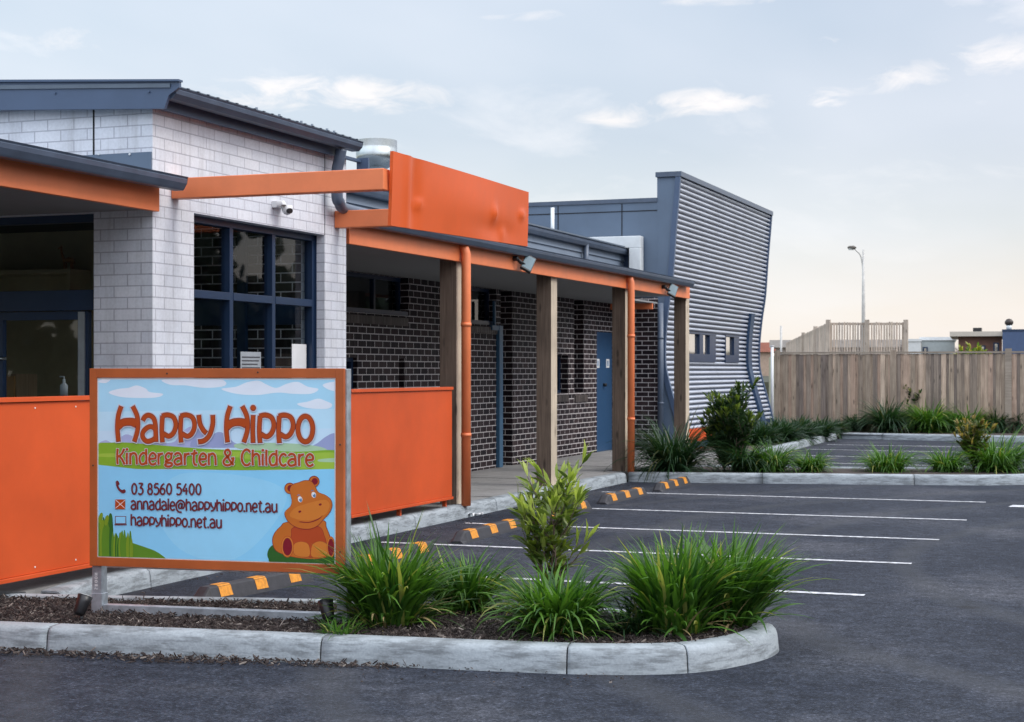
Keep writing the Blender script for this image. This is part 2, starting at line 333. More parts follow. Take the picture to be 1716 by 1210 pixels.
def catmull(pts, n=6, closed=False):
    P = [Vector(p) for p in pts]
    if len(P) < 3: return P
    out = []; L = len(P)
    for i in range(L if closed else L-1):
        if closed: a, b, c, d = P[(i-1) % L], P[i], P[(i+1) % L], P[(i+2) % L]
        else: a, b, c, d = P[max(i-1, 0)], P[i], P[i+1], P[min(i+2, L-1)]
        for k in range(n):
            t = k/n; out.append(.5*((2*b)+(c-a)*t+(2*a-5*b+4*c-d)*t*t+(3*b-a-3*c+d)*t**3))
    if not closed: out.append(P[-1])
    return out
def wall(mb, axis, pos, th, a0, a1, z0, z1, holes, m=0):
    """wall slab with rectangular openings; axis 'x': faces +X at X=pos, 'y': faces -Y at Y=pos; grows inward by th"""
    As = sorted({a0, a1, *[h[0] for h in holes], *[h[1] for h in holes]}); Zs = sorted({z0, z1, *[h[2] for h in holes], *[h[3] for h in holes]})
    As = [a for a in As if a0 <= a <= a1]; Zs = [z for z in Zs if z0 <= z <= z1]
    back = pos-th if axis == 'x' else pos+th
    P = (lambda a, z, f: (f, a, z)) if axis == 'x' else (lambda a, z, f: (a, f, z))
    solid = lambda i, j: 0 <= i < len(As)-1 and 0 <= j < len(Zs)-1 and not any(h[0] <= (As[i]+As[i+1])/2 <= h[1] and h[2] <= (Zs[j]+Zs[j+1])/2 <= h[3] for h in holes)
    for i in range(len(As)-1):
        for j in range(len(Zs)-1):
            if not solid(i, j): continue
            a, b, c, d = As[i], As[i+1], Zs[j], Zs[j+1]
            mb.face([P(a, c, pos), P(b, c, pos), P(b, d, pos), P(a, d, pos)], m)
            mb.face([P(a, c, back), P(a, d, back), P(b, d, back), P(b, c, back)], m)
            if not solid(i-1, j): mb.face([P(a, c, pos), P(a, d, pos), P(a, d, back), P(a, c, back)], m)
            if not solid(i+1, j): mb.face([P(b, c, pos), P(b, c, back), P(b, d, back), P(b, d, pos)], m)
            if not solid(i, j-1): mb.face([P(a, c, pos), P(a, c, back), P(b, c, back), P(b, c, pos)], m)
            if not solid(i, j+1): mb.face([P(a, d, pos), P(b, d, pos), P(b, d, back), P(a, d, back)], m)
    bmesh.ops.remove_doubles(mb.bm, verts=mb.bm.verts, dist=.0005)

# ---------------- ground, kerbs, path ----------------
mb = MB(); mb.face([(-900, -300, -.03), (900, -300, -.03), (900, 1500, -.03), (-900, 1500, -.03)]); kind(mb.build('ground', DIRT))
mb = MB(); mb.face([(-14, -6, 0), (26, -6, 0), (26, 38.95, 0), (-14, 38.95, 0)]); kind(mb.build('car_park_asphalt', ASPH))
def resample(path, step=.06):
    out = [Vector(path[0])]
    for a, b in zip(path, path[1:]):
        a, b = Vector(a), Vector(b); n = max(1, int((b-a).length/step))
        out += [a.lerp(b, (k+1)/n) for k in range(n)]
    return out
def sweep(mb, pts, prof, m=0, closed=False, caps=True):
    """pts: 2D path; the kerb's body lies to the LEFT of travel; prof: (offset to the left, z)"""
    rings = []; L = len(pts)
    for i, p in enumerate(pts):
        t = (pts[min(i+1, L-1)]-pts[max(i-1, 0)]).normalized(); n = Vector((-t.y, t.x))
        rings.append([mb.bm.verts.new((p.x+n.x*o, p.y+n.y*o, z)) for o, z in prof])
    for a, b in zip(rings, rings[1:]):
        for k in range(len(prof)-1):
            f = mb.bm.faces.new([a[k], b[k], b[k+1], a[k+1]]); f.material_index = m; f.smooth = True
    if caps:
        for rg in (rings[0], rings[-1]):
            f = mb.bm.faces.new(rg); f.material_index = m
KP = [(0, -.01), (.012, .095), (.02, .118), (.034, .133), (.052, .14), (.15, .142), (.158, .138), (.16, .05)]
KP2 = [(.012, -.01), (.02, .09), (.05, .128), (.15, .13), (.155, .05)]
def kerb(name, path, joints=2.05, first=.9, smooth=True):
    pts = [Vector(p) for p in path]
    if smooth: pts = [Vector((p.x, p.y)) for p in catmull([(p.x, p.y, 0) for p in pts], 8)]
    pts = resample(pts, .08); mb = MB()
    acc = 0; jl = list(joints) if isinstance(joints, tuple) else None
    if jl: first = jl.pop(0)
    seg = [pts[0]]; nxt = first; rng = random.Random(len(pts))
    for a, b in zip(pts, pts[1:]):
        d = (b-a).length
        while acc+d > nxt and joints:
            q = a.lerp(b, (nxt-acc)/d); t = (b-a).normalized()
            seg.append(q-t*.004); 
            if len(seg) > 1: sweep(mb, seg, KP)
            seg = [q+t*.004]; nxt = (jl.pop(0) if jl else 1e9) if jl is not None else nxt+joints*rng.uniform(.9, 1.1)
        seg.append(b); acc += d
    if len(seg) > 1: sweep(mb, seg, KP)
    sweep(mb, pts, KP2, 1)
    return kind(mb.build(name, [KERBM, JOINTM]))
# near island (outer edge, body to the left when walked counter-clockwise)
NEAR = [(-9.6, 7.25), (-7.6, 7.53), (-6.06, 7.74), (-4.17, 8.0), (-2.95, 8.16), (-2.46, 8.29), (-2.16, 8.48), (-1.98, 8.78), (-1.89, 9.1), (-1.92, 9.4), (-2.12, 9.62), (-2.5, 9.72), (-3.7, 9.58), (-4.9, 9.42), (-6.1, 9.13), (-6.9, 8.95)]
kerb('kerb', NEAR, (2.2, 3.86, 5.50, 6.87, 7.52, 8.6, 10.0, 11.6, 13.2))
nearp = [Vector((p.x, p.y)) for p in catmull([(x, y, 0) for x, y in NEAR], 8)]
def bed(name, path, z, inset=.13, mt=MULCHM, sub=True):
    L = len(path); pts = []
    for i, p in enumerate(path):
        t = (path[min(i+1, L-1)]-path[max(i-1, 0)]).normalized(); n = Vector((-t.y, t.x)); pts.append((p.x+n.x*inset, p.y+n.y*inset, z))
    mb = MB(); mb.face(pts); return kind(mb.build(name, mt))
bed('garden_bed', nearp+[Vector((-9.8, 8.9))], .118)
# path slab beside the building with its kerb (body to the left means walking +Y with building on the left)
kerb('kerb_path', [(-6.62, 9.1), (-6.76, 9.75), (-6.78, 10.6), (-6.78, 16), (-6.78, 21.5), (-6.77, 22.5)], 2.4, 1.3)
mb = MB(); mb.prism([(-14, 9.02, -.02), (-6.86, 9.02, -.02), (-6.93, 9.8, -.02), (-6.93, 22.7, -.02), (-6.6, 24.6, -.02), (-6.6, 29.2, -.02), (-14, 29.2, -.02)], (0, 0, .155))
kind(mb.build('footpath', PATHM))
mb = MB()
for y in (11.5, 14.6, 17.7, 20.8, 23.9): mb.box(-9, -6.94, y, y+.012, .137, .139)
kind(mb.build('footpath_joints', JOINTM))
# middle island
MIDF = [(-6.78, 22.6), (-5.22, 22.9), (-3.6, 23.27), (-2.2, 23.6), (-1.5, 24.0), (-1.1, 24.5), (-1.0, 24.9), (-1.2, 25.35), (-1.8, 25.55), (-2.77, 25.45), (-3.8, 25.2), (-4.92, 24.98), (-6.3, 24.8), (-6.6, 24.75)]
kerb('kerb_middle', MIDF, 2.1, 1.9)
bed('garden_bed_middle', [Vector((p.x, p.y)) for p in catmull([(x, y, 0) for x, y in MIDF], 8)], .12)
# diagonal and far kerbs of the second lot, beds behind them
kerb('kerb_side', [(-6.35, 29.3), (-6.40, 33.0), (-6.5, 38.7)], 2.2, 1)
kerb('kerb_far', [(8.5, 37.2), (-2.28, 38.2), (-6.45, 38.75)][::-1], 2.2, 1)
bpy.data.objects['kerb_far'].scale = (1, 1, 1)
mb = MB(); mb.face([(-8.9, 29.3, .11), (-6.5, 29.3, .11), (-6.6, 38.7, .11), (9, 37.3, .11), (9, 41, .11), (-9, 41, .11)]); kind(mb.build('garden_bed_far', MULCHM))
# parking lines
def line(x0, y0, x1, y1, wd=.085, name='parking_line'):
    a, b = Vector((x0, y0)), Vector((x1, y1)); t = (b-a).normalized(); n = Vector((-t.y, t.x))*wd/2
    mb = MB(); mb.face([(*(a-n), .004), (*(b-n), .004), (*(b+n), .004), (*(a+n), .004)]); return kind(mb.build(name, LINEP))
for x, y in ((-1.68, 20.65), (-1.67, 18.11), (-1.72, 15.92), (-1.72, 13.87), (-1.79, 11.8)): line(-6.55, y-.02, x, y)
line(-6.45, 9.92, -4.6, 9.95)
line(-1.36, 20.2, .2, 20.05, .3, 'painted_bar')
for x0, y0, x1, y1 in ((-6.2, 35.55, -1, 35.4), (-6.2, 33.3, -1, 33.0), (-6.2, 30.9, -1, 30.3), (-6.2, 28.5, -1, 28.2), (-6.2, 26.7, -1, 26.5)): line(x0, y0, x1, y1)

# ---------------- the building ----------------
B = thing('childcare_building', 'long single storey building with white brick corner, orange verandah beams and curved corrugated end wall', 'building', (-9, 13, 0))
WX, WY0, WY1 = -6.86, 10.52, on_x(580, 404, -6.86).y
wy = [on_x(x, 400, WX).y for x in (325, 544)]
HEAD = 2.83
mb = MB()
wall(mb, 'x', WX, .24, WY0, WY1, .1, 3.60, [(wy[0], wy[1], .62, HEAD)])
WR = on_y(157, 500, WY0).x
mbw = mb
mb = MB(); wall(mb, 'y', WY0+.0015, .24, -12.5, WX-.0015, .1, 3.60, [(-12.0, WR, .1, 2.80)])
# sloping top course of the front wall, hidden top by fascia
mb.prism([(-12.5, WY0+.003, 3.6), (WX-.01, WY0+.003, 3.6), (-12.5, WY0+.003, 3.94)], (0, .2, 0))
mb.build('front_wall', WBRICK, B)
mbw.build('side_wall', WBRICK, B)
mb = MB(); mb.box(WX-.24, -12, WY1-.24, WY1-.002, .1, 3.6); mb.build('back_wall', WBRICK, B)
# control joint strips
mb = MB(); j = on_y(157, 300, WY0).x; mb.box(j-.007, j+.007, WY0-.002, WY0+.01, 2.9, 3.6); mb.build('control_joint', JOINTM, B); mb = MB(); j = on_x(544, 300, WX).y; mb.box(WX-.01, WX+.002, j-.004, j+.004, HEAD, 3.58); mb.build('control_joint', JOINTM, B)
# upper roof: barge front, gutter side
mb = MB()
bl, br_ = on_y(-200, 137, 10.42), on_y(300, 135, 10.42); cl, cr = on_y(-200, 186, 10.42), on_y(275, 182, 10.42); dm = on_y(283, 159, 10.42)
mb.prism([tuple(cl), tuple(cr), tuple(dm), (br_.x, 10.42, br_.z-.05), tuple(br_), tuple(bl)], (0, .03, 0))
mb.prism([tuple(on_y(-200, 134, 10.40)), tuple(on_y(299, 132.5, 10.40)), tuple(on_y(299, 136, 10.40)), tuple(on_y(-200, 138, 10.40))], (0, .06, 0))
for x, y in ((93, 156), (250, 154)):
    p = on_y(x, y, 10.42); mb.tube([(p.x, 10.421, p.z), (p.x, 10.408, p.z)], .009, 8)
mb.build('barge_board', BLUEPANEL if False else BLUEGREY, B)
GZ = on_x(606, 238, -6.62).z; GY1 = on_x(606, 238, -6.62).y
def gutter(mb, X, y0, y1, ztop, h=.11, wd=.12):   # ogee-ish gutter, X = outer lip, body towards -X
    P = [(X, ztop), (X-.004, ztop), (X-.012, ztop-.012), (X-.006, ztop-.02), (X-.012, ztop-.05), (X-.035, ztop-h+.012), (X-.045, ztop-h), (X-wd, ztop-h), (X-wd, ztop), (X-wd+.004, ztop), (X-wd+.004, ztop-h+.006), (X-.05, ztop-h+.006), (X-.02, ztop-.045), (X-.014, ztop-.02)]
    mb.prism([(x, y0, z) for x, z in P], (0, y1-y0, 0))
    for y in (y0-.001, y1+.001-.003): mb.prism([(x, y, z) for x, z in P[1:9]], (0, .003, 0))
mb = MB(); gutter(mb, -6.60, 10.45, GY1, GZ, .085); mb.build('gutter', BLUEGUT, B)
mb = MB(); mb.box(-6.80, -6.775, 10.455, GY1-.08, 3.55, GZ-.02); mb.box(-6.85, -6.801, 10.5, WY1+.25, 3.56, 3.585); mb.box(-6.85, -6.73, WY1+.2, WY1+.23, 3.36, 3.6); mb.build('eaves_fascia', BLUEGREY, B)
mb = MB(); zl = GZ-.01+.052*5.6
mb.prism([(-6.64, 10.41, GZ-.01), (-12.2, 10.41, zl), (-12.2, 10.41, zl+.03), (-6.64, 10.41, GZ+.02)], (0, GY1-10.44, 0))
for k in range(22):
    y = 10.5+k*(GY1-10.5)/21.5; mb.prism([(-6.63, y, GZ+.018), (-12, y, zl+.02), (-12, y, zl+.028), (-6.63, y, GZ+.022)], (0, .03, 0))
for i, x in enumerate((430, 468, 505, 523, 548, 560)):
    p = on_x(x, 200, -6.72); mb.tube([(-6.72, p.y, GZ+.01), (-6.72, p.y, GZ+.06)], .012, 8)
mb.build('upper_roof', DARKROOF, B)
# side window
FX = -6.96
y0, y1 = on_x(325, 400, FX).y-.12, on_x(528, 400, FX).y
midz = on_x(326, 492, FX).z
win = MB()
fw = .05
win.box(FX-.08, FX, y0, y1, HEAD-.055, HEAD-.002); win.box(FX-.08, FX, y0, y1, .62, .68)
win.box(FX-.08, FX, y0, y0+fw, .68, HEAD-.055); win.box(FX-.08, FX, y1-.055, y1, .68, HEAD-.055)
ml = [on_x(388, 400, FX).y, on_x(459, 400, FX).y]
prev = y0+fw; cells = []
for q in ml: win.box(FX-.08, FX, q-.028, q+.028, .68, HEAD-.055); cells.append((prev, q-.028)); prev = q+.028
cells.append((prev, y1-.055))
for a, b in cells: win.box(FX-.078, FX+.004, a, b, midz-.032, midz+.032)
win.box(FX-.09, FX+.02, y1+.002, wy[1]-.002, .64, HEAD-.004)
W = win.build('window', NAVY, B, bevel=.003)
for a, b in cells:
    g = MB(); g.face([(FX-.05, a, .68), (FX-.05, b, .68), (FX-.05, b, midz-.032), (FX-.05, a, midz-.032)]); g.face([(FX-.05, a, midz+.032), (FX-.05, b, midz+.032), (FX-.05, b, HEAD-.055), (FX-.05, a, HEAD-.055)]); g.build('pane', GLASS, W)
a, b = on_x(490, 600, FX-.04), on_x(514, 577, FX-.04)
g = MB(); g.box(FX-.047, FX-.044, a.y, b.y, a.z-.25, b.z); g.build('notice', WHITE, W)
a, b = on_x(404, 600, FX-.04), on_x(438, 590, FX-.04)
PAPER = mat('grey_paper', (.30, .33, .36), .6)
g = MB(); g.box(FX-.047, FX-.044, a.y, b.y, a.z-.25, b.z)
for k in range(7): g.box(FX-.043, FX-.042, a.y+.02, b.y-.02-.02*(k % 3), b.z-.05-k*.03, b.z-.04-k*.03, 1)
g.build('notice', [PAPER, mat('ink', (.05, .05, .06), .6)], W)

# left verandah
mb = MB(); gutter(mb, -6.60, 4.5, 10.60, 3.045, .10); mb.build('gutter', BLUEGUT, B)
mb = MB(); mb.box(-6.84, -6.795, 4.5, 10.515, 2.785, 2.97); mb.build('fascia_beam', ORANGE, B, bevel=.004)
mb = MB(); mb.box(-12.5, -6.845, 4.5, 10.50, 2.80, 2.83); mb.build('verandah_ceiling', CEIL, B)
mb = MB(); mb.prism([(-6.66, 4.5, 3.03), (-12.5, 4.5, 3.35), (-12.5, 4.5, 3.37), (-6.66, 4.5, 3.05)], (0, 6.0, 0)); mb.build('verandah_roof', DARKROOF, B)
fl = on_y(100, 254, WY0).x
mb = MB(); mb.prism([(WX-.004, WY0-.004, 2.99), (WX-.004, WY0-.004, 3.235), (-9.6, WY0-.004, 3.235), (-9.6, WY0-.004, 3.19)], (0, -.012, 0))
for x in (168, 220): p = on_y(x, 259, WY0); mb.tube([(p.x, WY0-.016, p.z), (p.x, WY0-.026, p.z)], .008, 8, 1)
mb.build('roof_flashing', [BLUEPANEL, PALE], B)
# glazed front under the verandah
gy = WY0+.10
fr = MB(); z1 = on_y(80, 487, gy).z; z0 = on_y(80, 521, gy).z
fr.box(-12, WR-.002, gy, gy+.08, 2.74, 2.80); fr.box(WR-.06, WR-.002, gy, gy+.08, .12, 2.74); fr.box(-12, WR-.06, gy-.01, gy+.08, z0, z1)
GF = fr.build('shopfront_frame', NAVY, B, bevel=.003)
g = MB(); g.face([(-12, gy+.04, z1), (WR-.06, gy+.04, z1), (WR-.06, gy+.04, 2.74), (-12, gy+.04, 2.74)]); g.build('pane', GLASS, GF)
dl, dr = on_y(-60, 600, gy).x, on_y(146, 600, gy).x
dm_ = on_y(3, 600, gy).x
d = MB(); 
for a, b in ((on_y(128, 600, gy).x, dr), (dm_-.10, dm_+.0)): d.box(a, b, gy+.015, gy+.06, .14, z0-.004)
d.box(dm_+.0, on_y(128, 600, gy).x, gy+.015, gy+.06, z0-.07, z0-.004); d.box(dm_, on_y(128, 600, gy).x, gy+.015, gy+.06, .14, .34)
DR = d.build('sliding_door', NAVY, GF, bevel=.003)
# (door stile on the right catches light: aluminium)
d = MB(); d.box(on_y(130, 600, gy).x, on_y(141, 600, gy).x, gy+.005, gy+.0145, .34, z0-.01); d.build('aluminium_stile', mat('brushed_aluminium', (.33, .36, .38), .5, metal=.4), GF)
d = MB(); p = on_y(6, 601, gy); d.tube([(p.x-.05, gy+.0, p.z), (p.x+.04, gy-.03, p.z)], .012, 10); d.tube([(p.x-.05, gy+.02, p.z), (p.x-.05, gy-.01, p.z)], .02, 10); d.build('door_handle', STEEL, GF)
g = MB(); g.face([(-12, gy+.045, .34), (dr, gy+.045, .34), (dr, gy+.045, z0-.07), (-12, gy+.045, z0-.07)]); g.build('pane', GLASS, GF)
# room shell inside
mb = MB()
mb.face([(-12.4, 10.7, .15), (-7.12, 10.7, .15), (-7.12, 13.35, .15), (-12.4, 13.35, .15)]); mb.build('room_floor', FLOORIN, B)
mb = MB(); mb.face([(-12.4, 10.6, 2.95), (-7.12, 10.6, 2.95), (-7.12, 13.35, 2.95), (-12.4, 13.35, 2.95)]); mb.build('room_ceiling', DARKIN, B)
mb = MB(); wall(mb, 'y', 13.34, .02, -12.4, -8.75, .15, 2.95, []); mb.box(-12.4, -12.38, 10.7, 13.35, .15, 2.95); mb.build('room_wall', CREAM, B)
mb = MB(); wall(mb, 'y', 13.33, .03, -8.75, -7.11, .15, 2.95, []); mb.build('room_brick_wall', DBRICK, B)
mb = MB(); mb.box(-8.75, -7.11, 13.30, 13.328, 2.02, 2.26); mb.box(-8.8, -8.7, 13.25, 13.328, .15, 2.9); mb.box(-7.75, -7.66, 13.28, 13.326, .15, 2.9); mb.build('room_wall_rail', NAVY, B)

# right verandah
FE = on_x(1156, 490, -6.85).y
mb = MB(); mb.box(-6.90, -6.85, WY1+.05, FE, 2.785, 2.975); mb.build('fascia_beam', ORANGE, B, bevel=.004)
ge = on_x(1165, 480, -6.70).y
mb = MB(); gutter(mb, -6.70, WY1+.02, ge, 3.06, .10); mb.build('gutter', BLUEGUT, B)
mb = MB(); mb.box(-9, -6.905, WY1, FE-.01, 2.83, 2.86); mb.box(-9, -8.2, FE-.01, 29.2, 2.83, 2.86); mb.build('verandah_ceiling', CEIL, B)
mb = MB(); mb.prism([(-6.76, WY1+.03, 3.04), (-8.9, WY1+.03, 3.12), (-8.9, WY1+.03, 3.14), (-6.76, WY1+.03, 3.065)], (0, ge-WY1-.04, 0)); mb.build('verandah_roof', DARKROOF, B)
mb = MB(); mb.box(-9, -8.2, 28.85, 28.9, 2.72, 2.828); mb.build('end_beam', ORANGE, B)
mb = MB(); mb.box(-8.99, -6.92, FE-.06, FE-.012, 2.865, 2.97); mb.build('end_beam', ORANGE, B)
# posts
def post(yc):
    m_ = MB(); m_.box(-7.105, -6.905, yc-.115, yc+.115, .135, 2.828); 
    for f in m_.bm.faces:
        if f.calc_center_median().x > -6.906: f.material_index = 1  # right-hand face takes the lit tone as colour
    return m_.build('post', [POSTW, POST_LIT], B, bevel=.004)
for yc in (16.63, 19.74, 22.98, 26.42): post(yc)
# orange downpipes
def downpipe(x, y, z1, m_=ORANGE, r=.052, z0=.13, elbow=True, brackets=(.9, 2.1)):
    mb = MB(); mb.tube([(x, y, z0), (x, y, z1-.06), (x-.02, y, z1), (x-.08, y, z1+.06)] if elbow else [(x, y, z0), (x, y, z1)], r, 16)
    for z in brackets: mb.tube([(x, y, z-.02), (x, y, z+.02)], r+.006, 16)
    return mb.build('downpipe', m_, B)
for x in (781, 1057.5):
    p = on_x(x, 700, -6.79); downpipe(-6.79, p.y, 2.93)
# barrier panels (orange sheet screens)
def barrier(y0, y1, screws=True):
    mb = MB(); X = -6.86
    mb.box(X-.02, X+.012, y0, y1, .25, 1.39)
    mb.box(X-.04, X+.03, y0, y1, 1.393, 1.425); mb.box(X-.04, X+.03, y0, y1, .22, .248)
    for k in range(int((y1-y0)/.45) if screws else 0):
        y = y0+.2+k*.45; mb.tube([(X+.010, y, 1.35), (X+.016, y, 1.35)], .007, 8, 1); mb.tube([(X+.010, y, .29), (X+.016, y, .29)], .007, 8, 1)
    for y in (y0+.06, (y0+y1)/2, y1-.06): mb.box(X-.07, X-.03, y-.02, y+.02, .13, 1.39)
    return mb.build('barrier_panel', [REDOR, PALE], B, bevel=.003)
barrier(6.2, WY0-.02); barrier(WY1+.06, on_x(755.8, 700, -6.86).y, False)
# main dark brick wall
MX = -9.0; oX = lambda x, y: on_x(x, y, MX)
w1 = (15.0, oX(685, 500).y, 2.32, 2.829); w2 = (21.0, oX(832, 500).y, 2.28, 2.829)
rec = (oX(839, 500).y, oX(858, 500).y+.02, .12, 2.829)
slot = (oX(962, 500).y, oX(978, 500).y, 1.22, 2.829); low = (25.2, oX(952, 600).y, 1.22, 1.86)
doo = (oX(1000, 600).y, oX(1027, 600).y-.02, .12, 2.30); slit = (oX(668.5, 600).y, oX(678, 600).y, .2, 1.76); wl = (17.6, oX(599, 600).y, .2, 1.76)
mb = MB(); wall(mb, 'x', MX, .24, WY1, 29.29, .1, 2.95, [w1, w2, rec, slot, low, doo, slit, wl]); mb.build('brick_wall', DBRICK, B)
mb = MB(); wall(mb, 'y', 29.29, .2, -9.0, -8.22, .1, 2.95, []); mb.build('brick_return_wall', DBRICK, B)
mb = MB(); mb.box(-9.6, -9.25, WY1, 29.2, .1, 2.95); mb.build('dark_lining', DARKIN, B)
def framed(y0, y1, z0, z1, muls=(), rec_=.12, mt=NAVY, pane=True, nm='window', fw=.05):
    f = MB(); X = MX-rec_
    f.box(X-.06, X, y0, y1, z1-fw, z1-.001); f.box(X-.06, X+.01, y0, y1, z0+.001, z0+fw); f.box(X-.06, X, y0, y0+fw, z0+fw, z1-fw); f.box(X-.06, X, y1-fw, y1-.001, z0+fw, z1-fw)
    for q in muls: f.box(X-.06, X, q-fw/2, q+fw/2, z0+fw, z1-fw)
    o = f.build(nm, mt, B)
    if pane: g = MB(); g.face([(X-.03, y0, z0), (X-.03, y1, z0), (X-.03, y1, z1), (X-.03, y0, z1)]); g.build('pane', GLASS, o)
    return o
o1 = framed(*w1, muls=(oX(642, 500).y, 17.2)); o2 = framed(*w2, muls=(oX(800, 500).y,))
g = MB(); g.box(MX-.13, MX-.005, w1[0], w1[1]-.01, w1[2]+.001, w1[2]+.06); g.build('sill', NAVY, o1)
g = MB(); g.box(MX-.13, MX-.005, w2[0], w2[1]-.01, w2[2]+.001, w2[2]+.06); g.build('sill', NAVY, o2)
framed(*low, rec_=.14); framed(*slot, rec_=.18); framed(*slit, rec_=.16, fw=.02); framed(*wl, rec_=.06)
def soldier(y0, y1, z0, z1, out=.03):
    s = MB(); n = max(1, int((y1-y0)/.086)); rng = random.Random(n)
    for k in range(n):
        y = y0+k*.086; s.hexa([(MX-.01, y+.005, z0), (MX+out, y+.005, z0-.015), (MX+out, y+.081, z0-.015), (MX-.01, y+.081, z0), (MX-.1, y+.005, z1+.005), (MX+out, y+.005, z1-.03), (MX+out, y+.081, z1-.03), (MX-.1, y+.081, z1+.005)], 0)
    s.box(MX-.1, MX+.004, y0, y0+n*.086, z0+.004, z1-.035, 1)
    return s.build('brick_sill', [mat('sill_brick', (.075, .06, .055), .55, var=.2, rnd=.35), mat('sill_mortar', (.33, .31, .30), .8)], B)
soldier(w1[0], w1[1], 2.20, 2.318); soldier(w2[0], w2[1]+.0, 2.16, 2.278); soldier(low[0], low[1], 1.09, 1.218); soldier(slot[0], slot[1]+.2, 1.07, 1.20)
# recessed doorway with its blue frame
f = MB(); f.box(MX-.30, MX-.26, rec[0], rec[1], .13, 2.82); dleaf = f.build('door', NAVY, B)
LB = mat('light_blue_frame', (.045, .125, .22), .45)
f = MB(); yA = oX(837, 600).y; f.box(MX+.002, MX+.055, yA-.14, yA+.01, .14, oX(838, 546).z); f.box(MX+.002, MX+.05, yA-.42, yA-.141, oX(832, 546).z-.07, oX(832, 546).z); f.box(MX+.002, MX+.04, oX(826, 520).y-.02, oX(826, 520).y+.02, oX(832, 546).z+.001, oX(826, 505).z); f.build('door_frame', LB, B)
f = MB(); f.box(MX-.05, MX-.01, doo[0]+.001, doo[1]-.001, .14, 2.295); D1 = f.build('door', mat('door_paint', (.022, .070, .155), .45, var=.04), B)
for x in (1002.5, 1019):
    p = on_x(x, 609, MX); f = MB(); f.box(MX-.009, MX-.004, p.y-.09, p.y+.09, p.z-.08, p.z+.08); 
    for k in range(2): f.box(MX-.0035, MX-.002, p.y-.05+k*.06, p.y-.02+k*.06, p.z-.05, p.z+.05, 1)
    f.build('sign_plate', [WHITE, mat('sign_ink', (.10, .22, .40), .5)], D1)
p = on_x(1012, 645, MX); f = MB(); f.tube([(MX-.01, p.y, p.z), (MX+.05, p.y, p.z)], .03, 12); f.build('door_handle', BLACK, D1)
# clerestory siding, its gutter, downpipe, end box
UX = -8.9; z0u, z1u = 3.05, 3.82; UY1 = on_x(1050, 420, UX).y
mb = MB()
nb = 4; hgt = (z1u-z0u)/nb
for k in range(nb):
    z = z0u+k*hgt; mb.prism([(UX, WY1, z), (UX+.035, WY1, z+.004), (UX+.03, WY1, z+.03), (UX+.004, WY1, z+hgt-.001), (UX-.05, WY1, z+hgt-.001), (UX-.05, WY1, z)], (0, UY1-WY1, 0))
mb.box(UX-6, UX-.051, UY1-.03, UY1, 3.05, 3.8)
mb.build('upper_siding', SIDING, B)
mb = MB(); gutter(mb, UX+.16, WY1+.3, on_x(1059, 420, UX+.16).y, on_x(1059, 419, UX+.16).z, .10); mb.build('gutter', BLUEGUT, B)
mb = MB(); mb.prism([(UX+.12, WY1+.3, 3.87), (-15, WY1+.3, 4.0), (-15, WY1+.3, 4.03), (UX+.12, WY1+.3, 3.895)], (0, UY1-WY1-.3, 0)); mb.build('main_roof', DARKROOF, B)
p = on_x(981, 430, UX+.08); downpipe(UX+.09, p.y, 3.78, BLUEGUT, .05, 3.1, False, ())
mb = MB(); mb.box(UX+.001, UX+.12, UY1-.25, UY1-.001, 3.1, 3.79); mb.build('end_post', NAVY, B)
xb0, xb1 = on_y(968, 420, 29.2).x, on_y(1077, 420, 29.2).x
zt = on_y(1075, 396, 29.2).z
mb = MB(); mb.box(xb0, xb1, 29.05, 29.26, zt-.22, zt); mb.box(xb1-.22, xb1, 29.05, 29.26, 3.1, zt-.221); mb.build('box_flashing', PALE, B, bevel=.01)
# exhaust cowl on the roof
c = on_y(631, 270, 21.0)
c_ = Vector((c.x, c.y, 0)); zz = lambda y: on_y(631, y, 21.0).z; sc_r = 37/2750*21.6
mb = MB(); mb.lathe([(0, zz(238)), (sc_r*.96, zz(238)), (sc_r, zz(236)), (sc_r, zz(262)), (sc_r*1.0, zz(263)), (sc_r*.98, zz(268)), (sc_r*.85, zz(275)), (sc_r*.6, zz(281)), (sc_r*.5, zz(283)), (sc_r*.5, 3.9)], c_, 36); mb.build('roof_exhaust_cowl', STEEL, B)
# ---- tall end block: flat blue front and corrugated curved side ----
EY0, EY1 = 29.3, on_x(1291, 357, -7.82).y
prof_px = [(1138, 290), (1135, 330), (1130, 390), (1125, 463), (1119, 505), (1114.5, 545), (1112.5, 580), (1113, 611), (1117, 632), (1123, 655), (1129, 677), (1134.5, 697), (1140, 720), (1146, 745), (1150, 760)]
PR = [(v.x, v.z) for v in (on_y(x, y, EY0) for x, y in prof_px)]
PR = [(v.x, v.y) for v in catmull([(x, z, 0) for x, z in PR], 4)][::-1]   # bottom to top
PR = [(x, z) for x, z in PR if z > .12]
def prof_x(z):
    for (xa, za), (xb, zb) in zip(PR, PR[1:]):
        if za <= z <= zb: return xa+(xb-xa)*(z-za)/(zb-za)
    return PR[0][0] if z < PR[0][1] else PR[-1][0]
ZT = PR[-1][1]; ZP = .50
